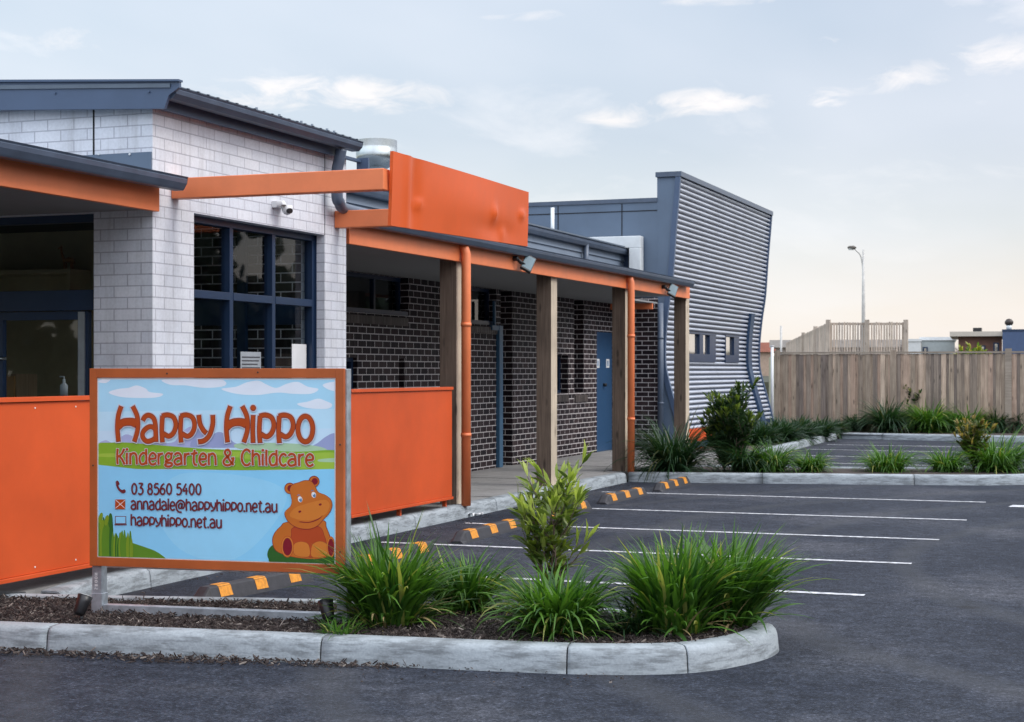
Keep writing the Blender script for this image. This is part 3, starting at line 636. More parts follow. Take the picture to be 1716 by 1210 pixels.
# windows in the curved wall
wz0, wz1, ws0 = 1.93, 2.32, 1.77
WN = []
for a, b in ((1150, 1196), (1212.5, 1235)):
    za = on_x(a, 580, -8.12).y; zb = on_x(b, 580, -8.12).y; WN.append((za, zb))
CW = .094
RIB = [(0, -.030), (.0, .0), (.012, .012), (.026, .016), (.040, .012), (.054, .0), (.054, -.030)]      # height in the period, relief
mb = MB()
ys = sorted({EY0+.03, EY1, *[q for w_ in WN for q in w_]})
nper = int((ZT-.03-ZP)/CW)
prf = []
for k in range(nper):
    for dz, dx in RIB: prf.append((ZP+k*CW+dz, dx))
prf.append((ZP+nper*CW, -.030)); prf.append((ZT-.03, -.030))
for i in range(len(ys)-1):
    hole = any(abs(ys[i]-w_[0]) < .001 for w_ in WN)
    va = [mb.bm.verts.new((prof_x(z)+d, ys[i], z)) for z, d in prf]; vb = [mb.bm.verts.new((prof_x(z)+d, ys[i+1], z)) for z, d in prf]
    for k in range(len(prf)-1):
        zc_ = (prf[k][0]+prf[k+1][0])/2
        if hole and ws0 < zc_ < wz1: continue
        f = mb.bm.faces.new([va[k], vb[k], vb[k+1], va[k+1]]); shade_groove = k % 7 == 6 or k >= nper*7-1; f.smooth = False; f.material_index = 1 if shade_groove else 0  # navy in the grooves paints the shade between ribs of a one-colour sheet
CORR = mat('ribbed_cladding', (.50, .53, .60), .38, metal=.35, var=.06, scale=1.5)
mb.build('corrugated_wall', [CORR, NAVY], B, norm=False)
mb = MB()
poly = [(x-.035, EY0+.05, z) for x, z in PR]+[(-8.245, EY0+.05, ZT-.07), (-8.245, EY0+.05, .12)]
mb.prism(poly, (0, EY1-EY0-.1, 0))
bb = mb.build('wall_backing', NAVY, B)
for a, b in WN:
    f = MB(); x = prof_x(2.1)
    f.box(x-.03, x+.03, a, b, ws0, wz0, 0); f.box(x-.03, x+.035, a-.02, b+.02, wz1, wz1+.04, 0)
    f.box(x-.03, x+.03, b-.04, b, wz0, wz1, 0); f.box(x-.03, x+.03, a, a+.04, wz0, wz1, 0)
    if b-a > 1.5: f.box(x-.03, x+.03, on_x(1170, 575, x).y, on_x(1176, 575, x).y, wz0, wz1, 0); f.box(x-.03, x+.03, on_x(1187, 575, x).y, b-.041, wz0, wz1, 0)
    else: f.box(x-.03, x+.03, on_x(1228, 575, x).y, b-.041, wz0, wz1, 0)
    W = f.build('window', NAVY, B)
    g = MB(); g.face([(x-.02, a, wz0), (x-.02, b, wz0), (x-.02, b, wz1), (x-.02, a, wz1)]); g.build('pane', MIRROR, W)
# orange plinth under the sheeting
mb = MB(); xp = prof_x(ZP)+.01
ye = on_x(1199, 715, xp).y; mb.prism([(xp+.02, EY0+.06, .1), (xp+.02, ye, .1), (xp+.02, ye, ZP-.006), (xp+.02, EY0+.06, ZP-.006)], (-.3, 0, 0)); mb.build('plinth', REDOR, B)
mb = MB(); mb.box(xp-.3, xp, ye+.002, EY1-.1, .1, ZP-.006); mb.build('plinth', NAVY, B)
# edge trims
def strip(mb, y0, y1, out, inn, zlo, zhi):
    pts = [(x, z) for x, z in PR if zlo <= z <= zhi]
    P = [(x+out, y0, z) for x, z in pts]+[(x-inn, y0, z) for x, z in pts[::-1]]
    mb.prism(P, (0, y1-y0, 0))
mb = MB(); strip(mb, EY0-.03, EY0+.05, .035, .06, .1, ZT); mb.build('edge_trim', BLUEGREY, B)
mb = MB(); strip(mb, EY1-.02, EY1+.05, .04, .3, .1, ZT); mb.build('edge_trim', BLUEGREY, B)
fy = on_x(1246, 580, -8.15).y
mb = MB(); strip(mb, fy, fy+.35, .07, .0, .1, on_x(1259, 523, -8.1).z); mb.build('wall_fin', mat('fin_paint', (.018, .048, .105), .4), B)
mb = MB(); mb.box(prof_x(ZT)-.35, prof_x(ZT)+.05, EY0-.04, EY1+.06, ZT-.06, ZT+.03); xk = on_y(1101, 290, EY0).x
mb.box(xk-.02, prof_x(ZT)-.351, EY0-.04, EY0+.3, ZT-.06, ZT+.028); mb.build('parapet_cap', BLUEGUT, B)
# flat front of the block
mb = MB(); zl_ = on_y(1100, 334, EY0).z; zl0 = on_y(886, 340, EY0).z
cheek = [(x-.02, EY0+.01, z) for x, z in PR if z < ZT-.01]
mb.prism([(xk, EY0+.01, .12)]+cheek+[(xk, EY0+.01, ZT-.06)], (0, .035, 0))
mb.prism([(xk-.001, EY0+.01, 2.96), (xk-.001, EY0+.01, zl_-.05), (-13, EY0+.01, zl_-.05), (-13, EY0+.01, 2.96)], (0, .05, 0))
mb.build('blue_front_wall', BLUEPANEL, B)
mb = MB(); mb.box(-13, xk-.001, EY0-.015, EY0+.3, zl_-.045, zl_+.03)
mb.build('parapet_cap', BLUEGUT, B)
mb = MB()
for x in (935, 1042): j = on_y(x, 380, EY0).x; mb.box(j-.008, j+.008, EY0+.002, EY0+.009, 3.0, zl_-.06)
mb.box(-13, xk, EY0+.002, EY0+.009, zl_-.21, zl_-.195)
mb.build('panel_joint', JOINTM, B)
v = on_y(926, 384, 28.8); mb = MB(); mb.tube([(v.x, 28.8, 3.85), (v.x, 28.8, on_y(926, 348, 28.8).z)], .035, 12); mb.build('vent_pipe', PALE, B)
mb = MB(); mb.box(-16, -8.3, EY0+.3, EY1, 4.5, 4.6); mb.build('end_roof', DARKROOF, B)
mb = MB(); mb.box(-16, -8.6, EY1-.1, EY1, .1, 4.5); mb.box(-16, -15.9, WY1, EY1, .1, 3.8); mb.build('rear_wall', SIDING, B)
p = on_y(1107, 600, 29.15); downpipe(p.x, 29.15, 2.84, BLUEGUT, .055, .13, False, (1.0, 2.2))
# blue downpipe of the white corner
a = on_x(565, 250, -6.74)
mb = MB(); mb.tube(catmull([(-6.70, a.y, 3.60), (-6.72, a.y, 3.5), (-6.74, a.y, 3.4), (-6.74, a.y, 3.17), (-6.74, a.y+.04, 3.13), (-6.76, a.y+.14, 3.09), (-6.78, a.y+.40, 3.08), (-6.80, a.y+.72, 3.08)], 5), .052, 16)
for z in (3.35,): mb.box(-6.86, -6.74, a.y-.02, a.y+.02, z-.012, z+.012)
mb.build('downpipe', BLUEGUT, B)

# orange beams and blank board
bz0, bz1 = 2.91, 3.065
for yb, x1_ in ((10.77, -5.075), (13.5, -5.095)):
    m_ = MB(); m_.box(-6.86+.002, x1_, yb, yb+.11, bz0, bz1); m_.build('cantilever_beam', ORANGE, B, bevel=.006)
# board: slightly bowed sheet
q = [on_x(655, 378, -5.06), on_x(884, 413, -5.06), on_x(886, 322, -5.02), on_x(659, 253, -5.02)]
mb = MB(); nx, nz_ = 60, 14; rng = random.Random(4)
dents = [(.13, .5, .035, .6, -.012), (.10, .5, .02, .7, .012), (.70, .45, .015, .12, .014), (.165, .35, .015, .05, .012), (.94, .55, .02, .06, .014), (.72, .2, .15, .15, -.008), (.5, .5, .3, .5, .012), (.78, .16, .02, .08, .008)]
def bow(u, v): return sum(2.0*h*math.exp(-((u-a)/s1)**2-((v-b)/s2)**2) for a, b, s1, s2, h in dents)
G = []
for j_ in range(nz_+1):
    v = j_/nz_; row = []
    for i in range(nx+1):
        u = i/nx; p = (q[0]*(1-u)+q[1]*u)*(1-v)+(q[3]*(1-u)+q[2]*u)*v; row.append(Vector((p.x+bow(u, v), p.y, p.z)))
    G.append(row)
va = [[mb.bm.verts.new(p) for p in r_] for r_ in G]; vb = [[mb.bm.verts.new(p-Vector((.025, 0, 0))) for p in r_] for r_ in G]
for j_ in range(nz_):
    for i in range(nx):
        f = mb.bm.faces.new([va[j_][i], va[j_][i+1], va[j_+1][i+1], va[j_+1][i]]); f.smooth = True
        f = mb.bm.faces.new([vb[j_][i], vb[j_+1][i], vb[j_+1][i+1], vb[j_][i+1]]); f.smooth = True
for i in range(nx):
    for w4 in ([va[0][i], vb[0][i], vb[0][i+1], va[0][i+1]], [va[-1][i], va[-1][i+1], vb[-1][i+1], vb[-1][i]]): mb.bm.faces.new([mb.bm.verts.new(q4.co) for q4 in w4])
for j_ in range(nz_):
    for w4 in ([va[j_][0], va[j_+1][0], vb[j_+1][0], vb[j_][0]], [va[j_][-1], vb[j_][-1], vb[j_+1][-1], va[j_+1][-1]]): mb.bm.faces.new([mb.bm.verts.new(q4.co) for q4 in w4])
BOARD = mat('board_paint', (.68, .100, .013), .42, var=.05, scale=2)
mb.build('blank_board', BOARD, B)
# security camera
p = on_x(462, 345, WX)
mb = MB(); mb.box(WX+.001, WX+.05, p.y-.07, p.y+.09, p.z-.02, p.z+.035)
mb.tube([(WX+.05, p.y-.05, p.z+.01), (WX+.10, p.y-.05, p.z+.01), (WX+.10, p.y-.05, p.z-.0)], .03, 12)
cm_ = mb.build('security_camera', WHITE, B, bevel=.006)
mb = MB(); mb.lathe([(0, -.05), (.025, -.043), (.043, -.02), (.046, .0), (.046, .03), (0, .03)], (WX+.10, p.y+.02, p.z-.03), 18); mb.build('camera_ball', WHITE, cm_)
mb = MB(); mb.tube([(WX+.12, p.y+.0, p.z-.045), (WX+.155, p.y-.02, p.z-.05)], .022, 14); mb.build('lens', BLACK, cm_)
# floodlights
def floodlight(x, y, s=1):
    p = on_x(x, y, -6.85)
    mb = MB(); mb.tube([(-6.85, p.y-.16*s, p.z+.05), (-6.79, p.y-.16*s, p.z+.05)], .03*s, 12); mb.tube([(-6.79, p.y-.16*s, p.z+.04), (-6.75, p.y-.04*s, p.z-.01)], .014*s, 8)
    mb.tube([(-6.79, p.y-.14*s, p.z+.03), (-6.77, p.y-.10*s, p.z-.0)], .022*s, 8)
    c = Vector((-6.73, p.y+.02, p.z)); ux = Vector((.0, .10, .085))*s; wx = Vector((.05, .02, -.03)).normalized()*.07*s; th = ux.cross(wx).normalized()*.02
    P = [c-ux-wx-th, c+ux-wx-th, c+ux+wx-th, c-ux+wx-th, c-ux-wx+th, c+ux-wx+th, c+ux+wx+th, c-ux+wx+th]
    mb.hexa([tuple(v) for v in P]); o = mb.build('floodlight', BLACK, B, bevel=.005)
    g = MB(); sg = -1 if th.y > 0 else 1
    for s2 in (1, -1):
        k = th*(1.06*s2)
        if (th*s2).dot(Vector((0.2, -1, -.2))) > 0: g.face([tuple(c-ux*.85-wx*.85+k), tuple(c+ux*.85-wx*.85+k), tuple(c+ux*.85+wx*.85+k), tuple(c-ux*.85+wx*.85+k)])
    g.build('lamp_glass', mat('floodlight_glass', (.10, .16, .19), .15, coat=.3), o, norm=False)
floodlight(868, 442); floodlight(1114, 487, 1.0)

# ---------------- the painted sign in the near island ----------------
SP = Vector((-5.95, 8.44, 0)); SA = math.atan2(.18, 1.65)
SIGN = thing('roadside_sign', 'large orange framed sign with painted lake scene, seated hippo and brown lettering on galvanised posts', 'sign', SP, SA)
sdir = Vector((math.cos(SA), math.sin(SA), 0)); sn = Vector((-sdir.y, sdir.x, 0))
def S(x, y, d=0.0):            # point of the sign's face (d metres proud of it), in the sign's own frame
    r = ray(x, y); o = Vector((0, 0, CAM_H)); t = (SP-o).dot(sn)/r.dot(sn); p = o+r*t-SP
    return Vector((p.dot(sdir), -d, p.z))
def local(mb, name, mats, parent, bevel=0, norm=True):
    o = mb.build(name, mats, None, bevel, norm=norm); o.parent = parent; return o
SC = {k: mat('sign_'+k, v, .38, var=.02, spec=.4) for k, v in dict(
    sky=(.42, .73, .92), sky2=(.52, .78, .94), sky3=(.58, .78, .94), water=(.27, .65, .93), water2=(.32, .69, .94), cloud=(.78, .85, .94), mount=(.33, .38, .62), mount2=(.42, .46, .72), grass=(.24, .44, .03), grass2=(.36, .54, .06), field=(.42, .62, .40), bush=(.11, .26, .02), bush2=(.03, .14, .02), bush3=(.20, .32, .02),
    hip=(.56, .15, .02), hip2=(.64, .20, .03), hipd=(.46, .065, .015), red=(.22, .008, .02), ink=(.02, .008, .01), white=(.8, .8, .8), grd=(.03, .12, .02), letter=(.44, .065, .008), edge=(.10, .02, .03), halo=(.62, .60, .66), small=(.16, .022, .03)).items()}
FRAMEC = mat('sign_frame_orange', (.42, .095, .018), .5, var=.09, scale=4)
sx0, sx1 = S(150, 800).x, S(576, 800).x; zt_, zb_ = S(300, 617.5).z, S(150, 948).z
ix0, ix1, izt, izb = S(162, 800).x, S(562, 800).x, S(162, 633).z, S(162, 934).z
mb = MB()
mb.box(sx0, ix0, 0, .03, zb_, zt_); mb.box(ix1, sx1, 0, .03, zb_, zt_); mb.box(ix0, ix1, 0, .03, izt, zt_); mb.box(ix0, ix1, 0, .03, zb_, izb)
for x, y in ((280, 626), (432, 624), (570, 925), (570, 745), (156, 780)): p = S(x, y); mb.tube([(p.x, .001, p.z), (p.x, -.004, p.z)], .006, 8, 1)
local(mb, 'frame', [FRAMEC, mat('rusty_screw', (.06, .03, .02), .7)], SIGN, .002)
mb = MB(); mb.box(ix0+.001, ix1-.001, .008, .028, izb+.001, izt-.001, 0)
ART = [SC['white']]; AI = {}
def ai(k):
    if k not in AI: AI[k] = len(ART); ART.append(SC[k])
    return AI[k]
LV = [-.0075]
yy = lambda: LV.__setitem__(0, LV[0]+.00005) or -LV[0]
def clipx(p): return Vector((min(max(p.x, ix0+.008), ix1-.008), 0, min(max(p.z, izb+.006), izt-.010)))
def shape(k, pts, smooth=True, clip=True, n=6):
    P = [S(x, y) for x, y in pts]
    if smooth: P = catmull(P, n, True)
    if clip: P = [clipx(p) for p in P]
    Q = [P[0]]
    for p in P[1:]:
        if (p-Q[-1]).length > .0008: Q.append(p)
    if (Q[-1]-Q[0]).length < .0008: Q.pop()
    y = yy(); mb.face([(p.x, y, p.z) for p in Q], ai(k))
def ell(k, cx, cy, rx, ry, rot=0, clip=True):
    P = []
    for i in range(22):
        a = 2*math.pi*i/22; u, v = rx*math.cos(a), ry*math.sin(a); c_, s_ = math.cos(R(rot)), math.sin(R(rot)); P.append((cx+u*c_-v*s_, cy+u*s_+v*c_))
    shape(k, P, False, clip)
shape('sky', [(160, 630), (565, 630), (565, 700), (160, 700)], False)
shape('sky2', [(160, 690), (565, 685), (565, 735), (160, 735)], False)
shape('sky3', [(160, 722), (565, 718), (565, 760), (160, 752)], False)
for p in ([(181, 658), (196, 652), (214, 650), (228, 646), (243, 651), (250, 657), (272, 660), (262, 666), (230, 667), (200, 665)],
          [(270, 637), (300, 634), (360, 634), (378, 641), (371, 648), (340, 650), (310, 646), (285, 645)],
          [(370, 652), (395, 648), (412, 641), (432, 638), (445, 644), (462, 650), (480, 643), (498, 640), (515, 648), (533, 652), (520, 660), (490, 660), (465, 658), (430, 662), (395, 660)],
          [(497, 677), (515, 673), (532, 668), (545, 672), (556, 678), (548, 685), (515, 684)], [(540, 645), (556, 640), (566, 642), (566, 655), (550, 653)],
          [(163, 640), (172, 635), (184, 636), (176, 642)]): shape('cloud', p)
for k, p in (('mount2', [(162, 744), (176, 738), (190, 742), (210, 728), (232, 736), (262, 742), (290, 741), (300, 728), (318, 715), (330, 722), (345, 742), (345, 750), (165, 748)]),
             ('mount', [(318, 746), (326, 728), (332, 716), (340, 726), (347, 733), (365, 724), (380, 730), (392, 742), (410, 746), (400, 750), (330, 750)]),
             ('mount', [(520, 752), (532, 742), (545, 732), (558, 726), (566, 730), (566, 756)]), ('mount2', [(430, 750), (460, 742), (495, 745), (525, 752), (500, 758), (440, 756)])): shape(k, p)
shape('field', [(395, 744), (440, 742), (500, 744), (540, 750), (540, 757), (460, 757), (400, 752)])
shape('grass', [(160, 746), (185, 742), (215, 742), (300, 749), (360, 753), (430, 755), (500, 757), (567, 756), (567, 786), (480, 787), (400, 788), (300, 786), (230, 786), (200, 783), (160, 779)], True)
shape('grass2', [(330, 757), (430, 758), (500, 760), (566, 760), (566, 785), (480, 784), (420, 770)], True)
shape('grass2', [(160, 761), (195, 760), (240, 763), (195, 766), (160, 765)]); shape('field', [(534, 770), (564, 768), (564, 774), (536, 774)])
shape('water', [(160, 779), (200, 783), (230, 786.5), (300, 787), (400, 788.5), (480, 788), (567, 786), (567, 952), (160, 952)], False)
shape('water2', [(300, 795), (420, 800), (480, 830), (440, 900), (380, 940), (300, 920), (260, 850)])
# reeds bottom left
shape('bush', [(160, 905), (175, 898), (192, 900), (215, 908), (245, 918), (262, 925), (277, 936), (284, 946), (230, 952), (160, 952)])
rg = random.Random(3)
for i in range(34):
    x = 163+i*1.95 if i < 30 else 165+(i-30)*4; h = (870 if x < 188 else 893)+rg.uniform(-5, 9); b = 938 if x > 180 else 940
    shape(rg.choice(['bush', 'bush2', 'bush3', 'bush']), [(x-1.8, b), (x-3.2+rg.uniform(-1, 1), (h+b)/2), (x-1.2, h+4), (x, h), (x+1.6, h+5), (x+3, (h+b)/2), (x+1.4, b)])
ell('bush2', 184.5, 873, 3.6, 13, 0)
for x, y in ((170, 880), (178, 872), (168, 868)): ell('bush3', x, y, 3.4, 9, 12)
# seated hippo, drawn as plain flat shapes
Z = lambda L: [(360+a/6.72, 780+b/6.72) for a, b in L]
shape('grd', Z([(588, 990), (620, 920), (690, 880), (800, 860), (1000, 900), (1200, 880), (1370, 880), (1370, 1120), (1000, 1110), (650, 1100), (600, 1050)]))
def outl(pts, k, cx=None, grow=5):
    P = Z(pts); cx_ = sum(p[0] for p in P)/len(P); cy_ = sum(p[1] for p in P)/len(P)
    shape('red', [(x+(x-cx_)*.022, y+(y-cy_)*.022) for x, y in P]); shape(k, P)
outl([(820, 640), (1200, 620), (1250, 700), (1290, 800), (1320, 900), (1290, 1010), (1150, 1050), (980, 1045), (820, 1015), (690, 960), (650, 860), (670, 770), (740, 690)], 'hip')
outl([(890, 700), (1160, 690), (1230, 800), (1250, 900), (1220, 1000), (1080, 1035), (920, 1010), (850, 900), (860, 790)], 'hipd')
outl([(900, 880), (970, 860), (1040, 880), (1065, 940), (1060, 1020), (980, 1030), (900, 1005), (880, 940)], 'hip2')
outl([(1085, 930), (1110, 880), (1180, 855), (1250, 880), (1275, 940), (1250, 1010), (1160, 1035), (1085, 1020)], 'hip2')
for c_ in ((815, 915, 72, 122), (1305, 920, 48, 120)):
    ell('hipd', 360+c_[0]/6.72, 780+c_[1]/6.72, c_[2]/6.72, c_[3]/6.72); ell('hip2', 360+(c_[0]-1)/6.72, 780+c_[1]/6.72, c_[2]*.93/6.72, c_[3]*.94/6.72); ell('red', 360+c_[0]/6.72, 780+(c_[1]+2)/6.72, c_[2]*.74/6.72, c_[3]*.82/6.72)
for cx_, cy_ in ((842, 258), (1115, 180)):
    ell('red', 360+cx_/6.72, 780+cy_/6.72, 62/6.72, 64/6.72); ell('hip', 360+cx_/6.72, 780+(cy_+3)/6.72, 55/6.72, 57/6.72); ell('red', 360+(cx_+8)/6.72, 780+cy_/6.72, 36/6.72, 38/6.72)
outl([(880, 215), (940, 195), (1010, 172), (1080, 180), (1125, 235), (1160, 300), (1240, 335), (1300, 385), (1315, 460), (1280, 540), (1225, 600), (1150, 680), (1050, 715), (930, 700), (840, 645), (795, 580), (790, 520), (850, 460), (865, 400), (850, 320), (845, 260)], 'hip')
shape('hip2', Z([(900, 480), (1000, 440), (1150, 400), (1250, 390), (1290, 450), (1250, 540), (1150, 600), (1030, 620), (900, 600), (840, 560)]))
for ex, ey in ((958, 385), (1112, 335)):
    ell('white', 360+ex/6.72, 780+(ey-3)/6.72, 3.7, 5.0, -15); ell('ink', 360+(ex+5)/6.72, 780+(ey+4)/6.72, 2.4, 3.4, -15); ell('white', 360+(ex-2)/6.72, 780+(ey-12)/6.72, 1, 1.1)
    shape('ink', Z([(ex-35, ey-40), (ex-20, ey-58), (ex+5, ey-48), (ex-18, ey-48)]))
for nx_, ny_ in ((955, 520), (1185, 440)): ell('red', 360+nx_/6.72, 780+ny_/6.72, 2.6, 1.7, -20)
shape('red', Z([(960, 632), (1060, 636), (1160, 600), (1215, 560), (1165, 610), (1062, 645), (960, 640)]))
# small pictograms before the contact lines
shape('small', [(193.5, 808), (197, 805.5), (200, 811), (198, 814), (201, 819), (204.5, 821), (208, 820), (210.5, 823.5), (206.5, 826.8), (200.5, 824), (195.5, 817)])
shape('letter', [(192.5, 837), (209.5, 837), (209.5, 853.5), (192.5, 853.5)], False)
for a in (((193, 838), (209, 852)), ((209, 838), (193, 852))):
    (xa, ya), (xb, yb) = a; shape('white', [(xa, ya), (xa+1.2, ya), (xb+.6, yb), (xb-.6, yb)], False)
shape('small', [(192.5, 865), (211, 865), (211, 878), (192.5, 878)], False); shape('water', [(193.6, 866.1), (209.9, 866.1), (209.9, 876.9), (193.6, 876.9)], False); shape('small', [(191.5, 878.6), (212, 878.6), (212, 880.2), (191.5, 880.2)], False)
PANEL = local(mb, 'painted_panel', ART, SIGN, norm=False)

# ----- brush-stroke alphabet (strokes as centre lines; cap height 1, x-height .75) -----
def oval(cx, cy, rx, ry, n=14): return ('c', [(cx+rx*math.sin(2*math.pi*i/n), cy+ry*math.cos(2*math.pi*i/n)) for i in range(n)])
GL = {
 'H': (.66, [[(.07, .02), (.04, .35), (.06, .7), (.14, .98)], [(.50, .02), (.59, .35), (.58, .7), (.46, .98)], [(.06, .50), (.2, .58), (.4, .60), (.58, .57)], [(.08, .40), (.2, .50), (.4, .52), (.54, .46)]]),
 'a': (.52, [[(.07, .60), (.13, .70), (.24, .74), (.36, .66), (.41, .48), (.42, .25), (.43, .02)], ('c', [(.40, .36), (.26, .43), (.10, .32), (.06, .17), (.15, .04), (.28, .04), (.41, .14)])]),
 'p': (.50, [[(.08, .01), (.06, .35), (.08, .72)], [(.07, .72), (.22, .75), (.38, .68), (.44, .48), (.38, .27), (.25, .17), (.11, .24)]]),
 'y': (.48, [[(.05, .74), (.08, .52), (.17, .34), (.25, .26)], [(.42, .74), (.42, .50), (.34, .22), (.20, .06), (.04, .02)]]),
 'i': (.18, [[(.08, .01), (.07, .35), (.08, .74)], ('dot', (.08, .94))]),
 'o': (.52, [oval(.25, .38, .19, .34)]),
 'n': (.50, [[(.08, .01), (.07, .35), (.08, .74)], [(.08, .55), (.16, .68), (.28, .72), (.38, .60), (.41, .35), (.42, .01)]]),
 'u': (.50, [[(.07, .74), (.06, .40), (.09, .14), (.20, .03), (.33, .08), (.41, .22)], [(.42, .74), (.42, .35), (.43, .01)]]),
 'K': (.50, [[(.09, .01), (.07, .5), (.09, .98)], [(.44, .98), (.30, .66), (.12, .48)], [(.18, .52), (.32, .34), (.46, .01)]]),
 'd': (.50, [('c', [(.40, .62), (.25, .73), (.09, .55), (.06, .30), (.14, .06), (.28, .05), (.40, .20)]), [(.42, .01), (.41, .5), (.40, .98)]]),
 'e': (.47, [[(.08, .36), (.25, .38), (.39, .42), (.38, .62), (.24, .73), (.10, .58), (.06, .30), (.15, .06), (.30, .03), (.42, .14)]]),
 'r': (.36, [[(.08, .01), (.07, .35), (.08, .74)], [(.08, .50), (.16, .66), (.32, .71)]]),
 'g': (.48, [('c', [(.36, .66), (.22, .73), (.09, .58), (.10, .40), (.22, .30), (.35, .40), (.38, .55)]), [(.38, .70), (.46, .74)], [(.22, .30), (.08, .22), (.20, .14), (.38, .12), (.40, -.02), (.22, -.10), (.06, -.02), (.12, .10)]]),
 't': (.40, [[(.22, .94), (.18, .60), (.17, .25), (.22, .05), (.34, .03)], [(.03, .70), (.18, .72), (.36, .76)]]),
 'C': (.54, [[(.48, .80), (.40, .94), (.26, .97), (.12, .80), (.06, .50), (.11, .20), (.25, .03), (.40, .06), (.49, .18)]]),
 'c': (.43, [[(.38, .60), (.30, .72), (.18, .70), (.07, .50), (.07, .26), (.16, .06), (.28, .03), (.39, .12)]]),
 'h': (.50, [[(.08, .01), (.06, .5), (.08, .98)], [(.08, .55), (.16, .68), (.28, .72), (.38, .60), (.41, .35), (.42, .01)]]),
 'l': (.18, [[(.08, .01), (.07, .5), (.08, .98)]]),
 '&': (.66, [[(.56, .42), (.50, .18), (.32, .02), (.12, .06), (.06, .24), (.16, .44), (.32, .60), (.40, .78), (.30, .95), (.16, .90), (.14, .74), (.26, .54), (.44, .20), (.58, .04)], [(.44, .44), (.62, .44)]]),
 '0': (.52, [oval(.25, .49, .18, .45)]),
 '3': (.48, [[(.08, .95), (.22, .97), (.38, .94), (.30, .76), (.22, .60), (.36, .52), (.42, .30), (.32, .06), (.16, .02), (.05, .12)]]),
 '8': (.50, [oval(.24, .73, .13, .22, 12), oval(.24, .27, .17, .25, 12)]),
 '5': (.48, [[(.40, .95), (.12, .95)], [(.12, .95), (.10, .56)], [(.10, .56), (.24, .64), (.38, .52), (.42, .28), (.32, .06), (.16, .02), (.05, .12)]]),
 '6': (.50, [[(.38, .97), (.22, .84), (.10, .60), (.07, .34)], oval(.24, .29, .17, .26, 12)]),
 '4': (.50, [[(.32, .98), (.05, .38)], [(.05, .36), (.44, .36)], [(.33, .62), (.33, .01)]]),
 '@': (.84, [[(.54, .55), (.42, .60), (.30, .48), (.28, .28), (.40, .18), (.52, .30), (.56, .58), (.54, .30), (.64, .20), (.74, .38), (.72, .66), (.52, .84), (.28, .80), (.10, .55), (.08, .22), (.24, -.08), (.52, -.14)]]),
 '.': (.17, [('dot', (.07, .06))]), ' ': (.26, []),
 'N': (.55, [[(.08, 0), (.08, 1)], [(.08, 1), (.44, 0)], [(.44, 0), (.44, 1)]]), 'O': (.55, [oval(.25, .5, .2, .45)]), 'R': (.5, [[(.08, 0), (.08, 1)], [(.08, 1), (.35, .95), (.38, .65), (.1, .5)], [(.2, .5), (.42, 0)]]), 'S': (.5, [[(.4, .9), (.2, 1), (.08, .75), (.25, .5), (.4, .25), (.22, 0), (.05, .1)]]),
}
def ribbon(mb, pts, wd, y, m, closed, fn):
    P = pts; L = len(P); a = []; b = []
    for i in range(L):
        t = (P[(i+1) % L]-P[(i-1) % L]) if closed else (P[min(i+1, L-1)]-P[max(i-1, 0)])
        if t.length < 1e-6: t = Vector((1, 0))
        t.normalize(); n = Vector((-t.y, t.x))*wd/2; a.append(fn(P[i]+n, y)); b.append(fn(P[i]-n, y))
    va = [mb.bm.verts.new(p) for p in a]; vb = [mb.bm.verts.new(p) for p in b]
    for i in range(L if closed else L-1):
        j = (i+1) % L
        try:
            f = mb.bm.faces.new([va[i], vb[i], vb[j], va[j]]); f.material_index = m
        except ValueError: pass
def text_line(name, txt, x0, x1, yb0, yb1, cap, wt, layers, parent, yofs=-.0018, aspect=None):
    """x0..x1 and baselines in photo measure on the sign face; layers: (material, extra width, start depth)"""
    A = S(x0, yb0); Bp = S(x1, yb1); capm = S(x0, yb0-cap).z-A.z
    adv = sum(GL[c][0] for c in txt)-.08; kx = (Bp.x-A.x)/adv; mb = MB(); mats = []
    for li, (mt, ex, d0) in enumerate(layers):
        mats.append(mt); cur = -.03; k = 0
        for c in txt:
            for st in GL[c][1]:
                closed = False; k += 1; y = -(yofs+d0+.00004*(k % 9))
                def fn(p, y): 
                    return Vector((A.x+p.x, y, A.z+p.y+(Bp.z-A.z)*(p.x)/(Bp.x-A.x)))
                if isinstance(st, tuple) and st[0] == 'dot':
                    cx, cy = (cur+st[1][0])*kx, st[1][1]*capm; r = (wt*.62+ex/2)*capm
                    f = mb.bm.faces.new([mb.bm.verts.new(fn(Vector((cx+r*math.cos(q*math.pi/6), cy+r*math.sin(q*math.pi/6))), y)) for q in range(12)]); f.material_index = li; continue
                pts = st
                if isinstance(st, tuple): closed = True; pts = st[1]
                P = [Vector(((cur+a)*kx, b*capm, 0)) for a, b in pts]
                P = [Vector((p.x, p.y)) for p in catmull(P, 5, closed)]
                if ex and not closed and len(P) > 1:
                    e = ex*capm/2; t0 = (P[0]-P[1]).normalized()*e; t1 = (P[-1]-P[-2]).normalized()*e; P = [P[0]+t0]+P+[P[-1]+t1]
                ribbon(mb, P, (wt+ex)*capm, y, li, closed, fn)
            cur += GL[c][0]
    return local(mb, name, mats, parent, norm=False)
L3 = lambda hw, ew: [(SC['halo'], hw, 0), (SC['edge'], ew, .0005), (SC['letter'], 0, .001)]
text_line('lettering', 'Happy Hippo', 196, 526, 741, 743, 61, .12, L3(.08, .025), PANEL)
text_line('lettering', 'Kindergarten & Childcare', 195, 525, 778.5, 781.5, 27, .15, [(SC['halo'], .06, 0), (SC['letter'], 0, .0005)], PANEL)
text_line('lettering', '03 8560 5400', 220, 337, 828.5, 829.5, 19, .16, [(SC['small'], 0, 0)], PANEL)
text_line('lettering', 'annadale@happyhippo.net.au', 219, 464, 854, 859, 20, .15, [(SC['small'], 0, 0)], PANEL)
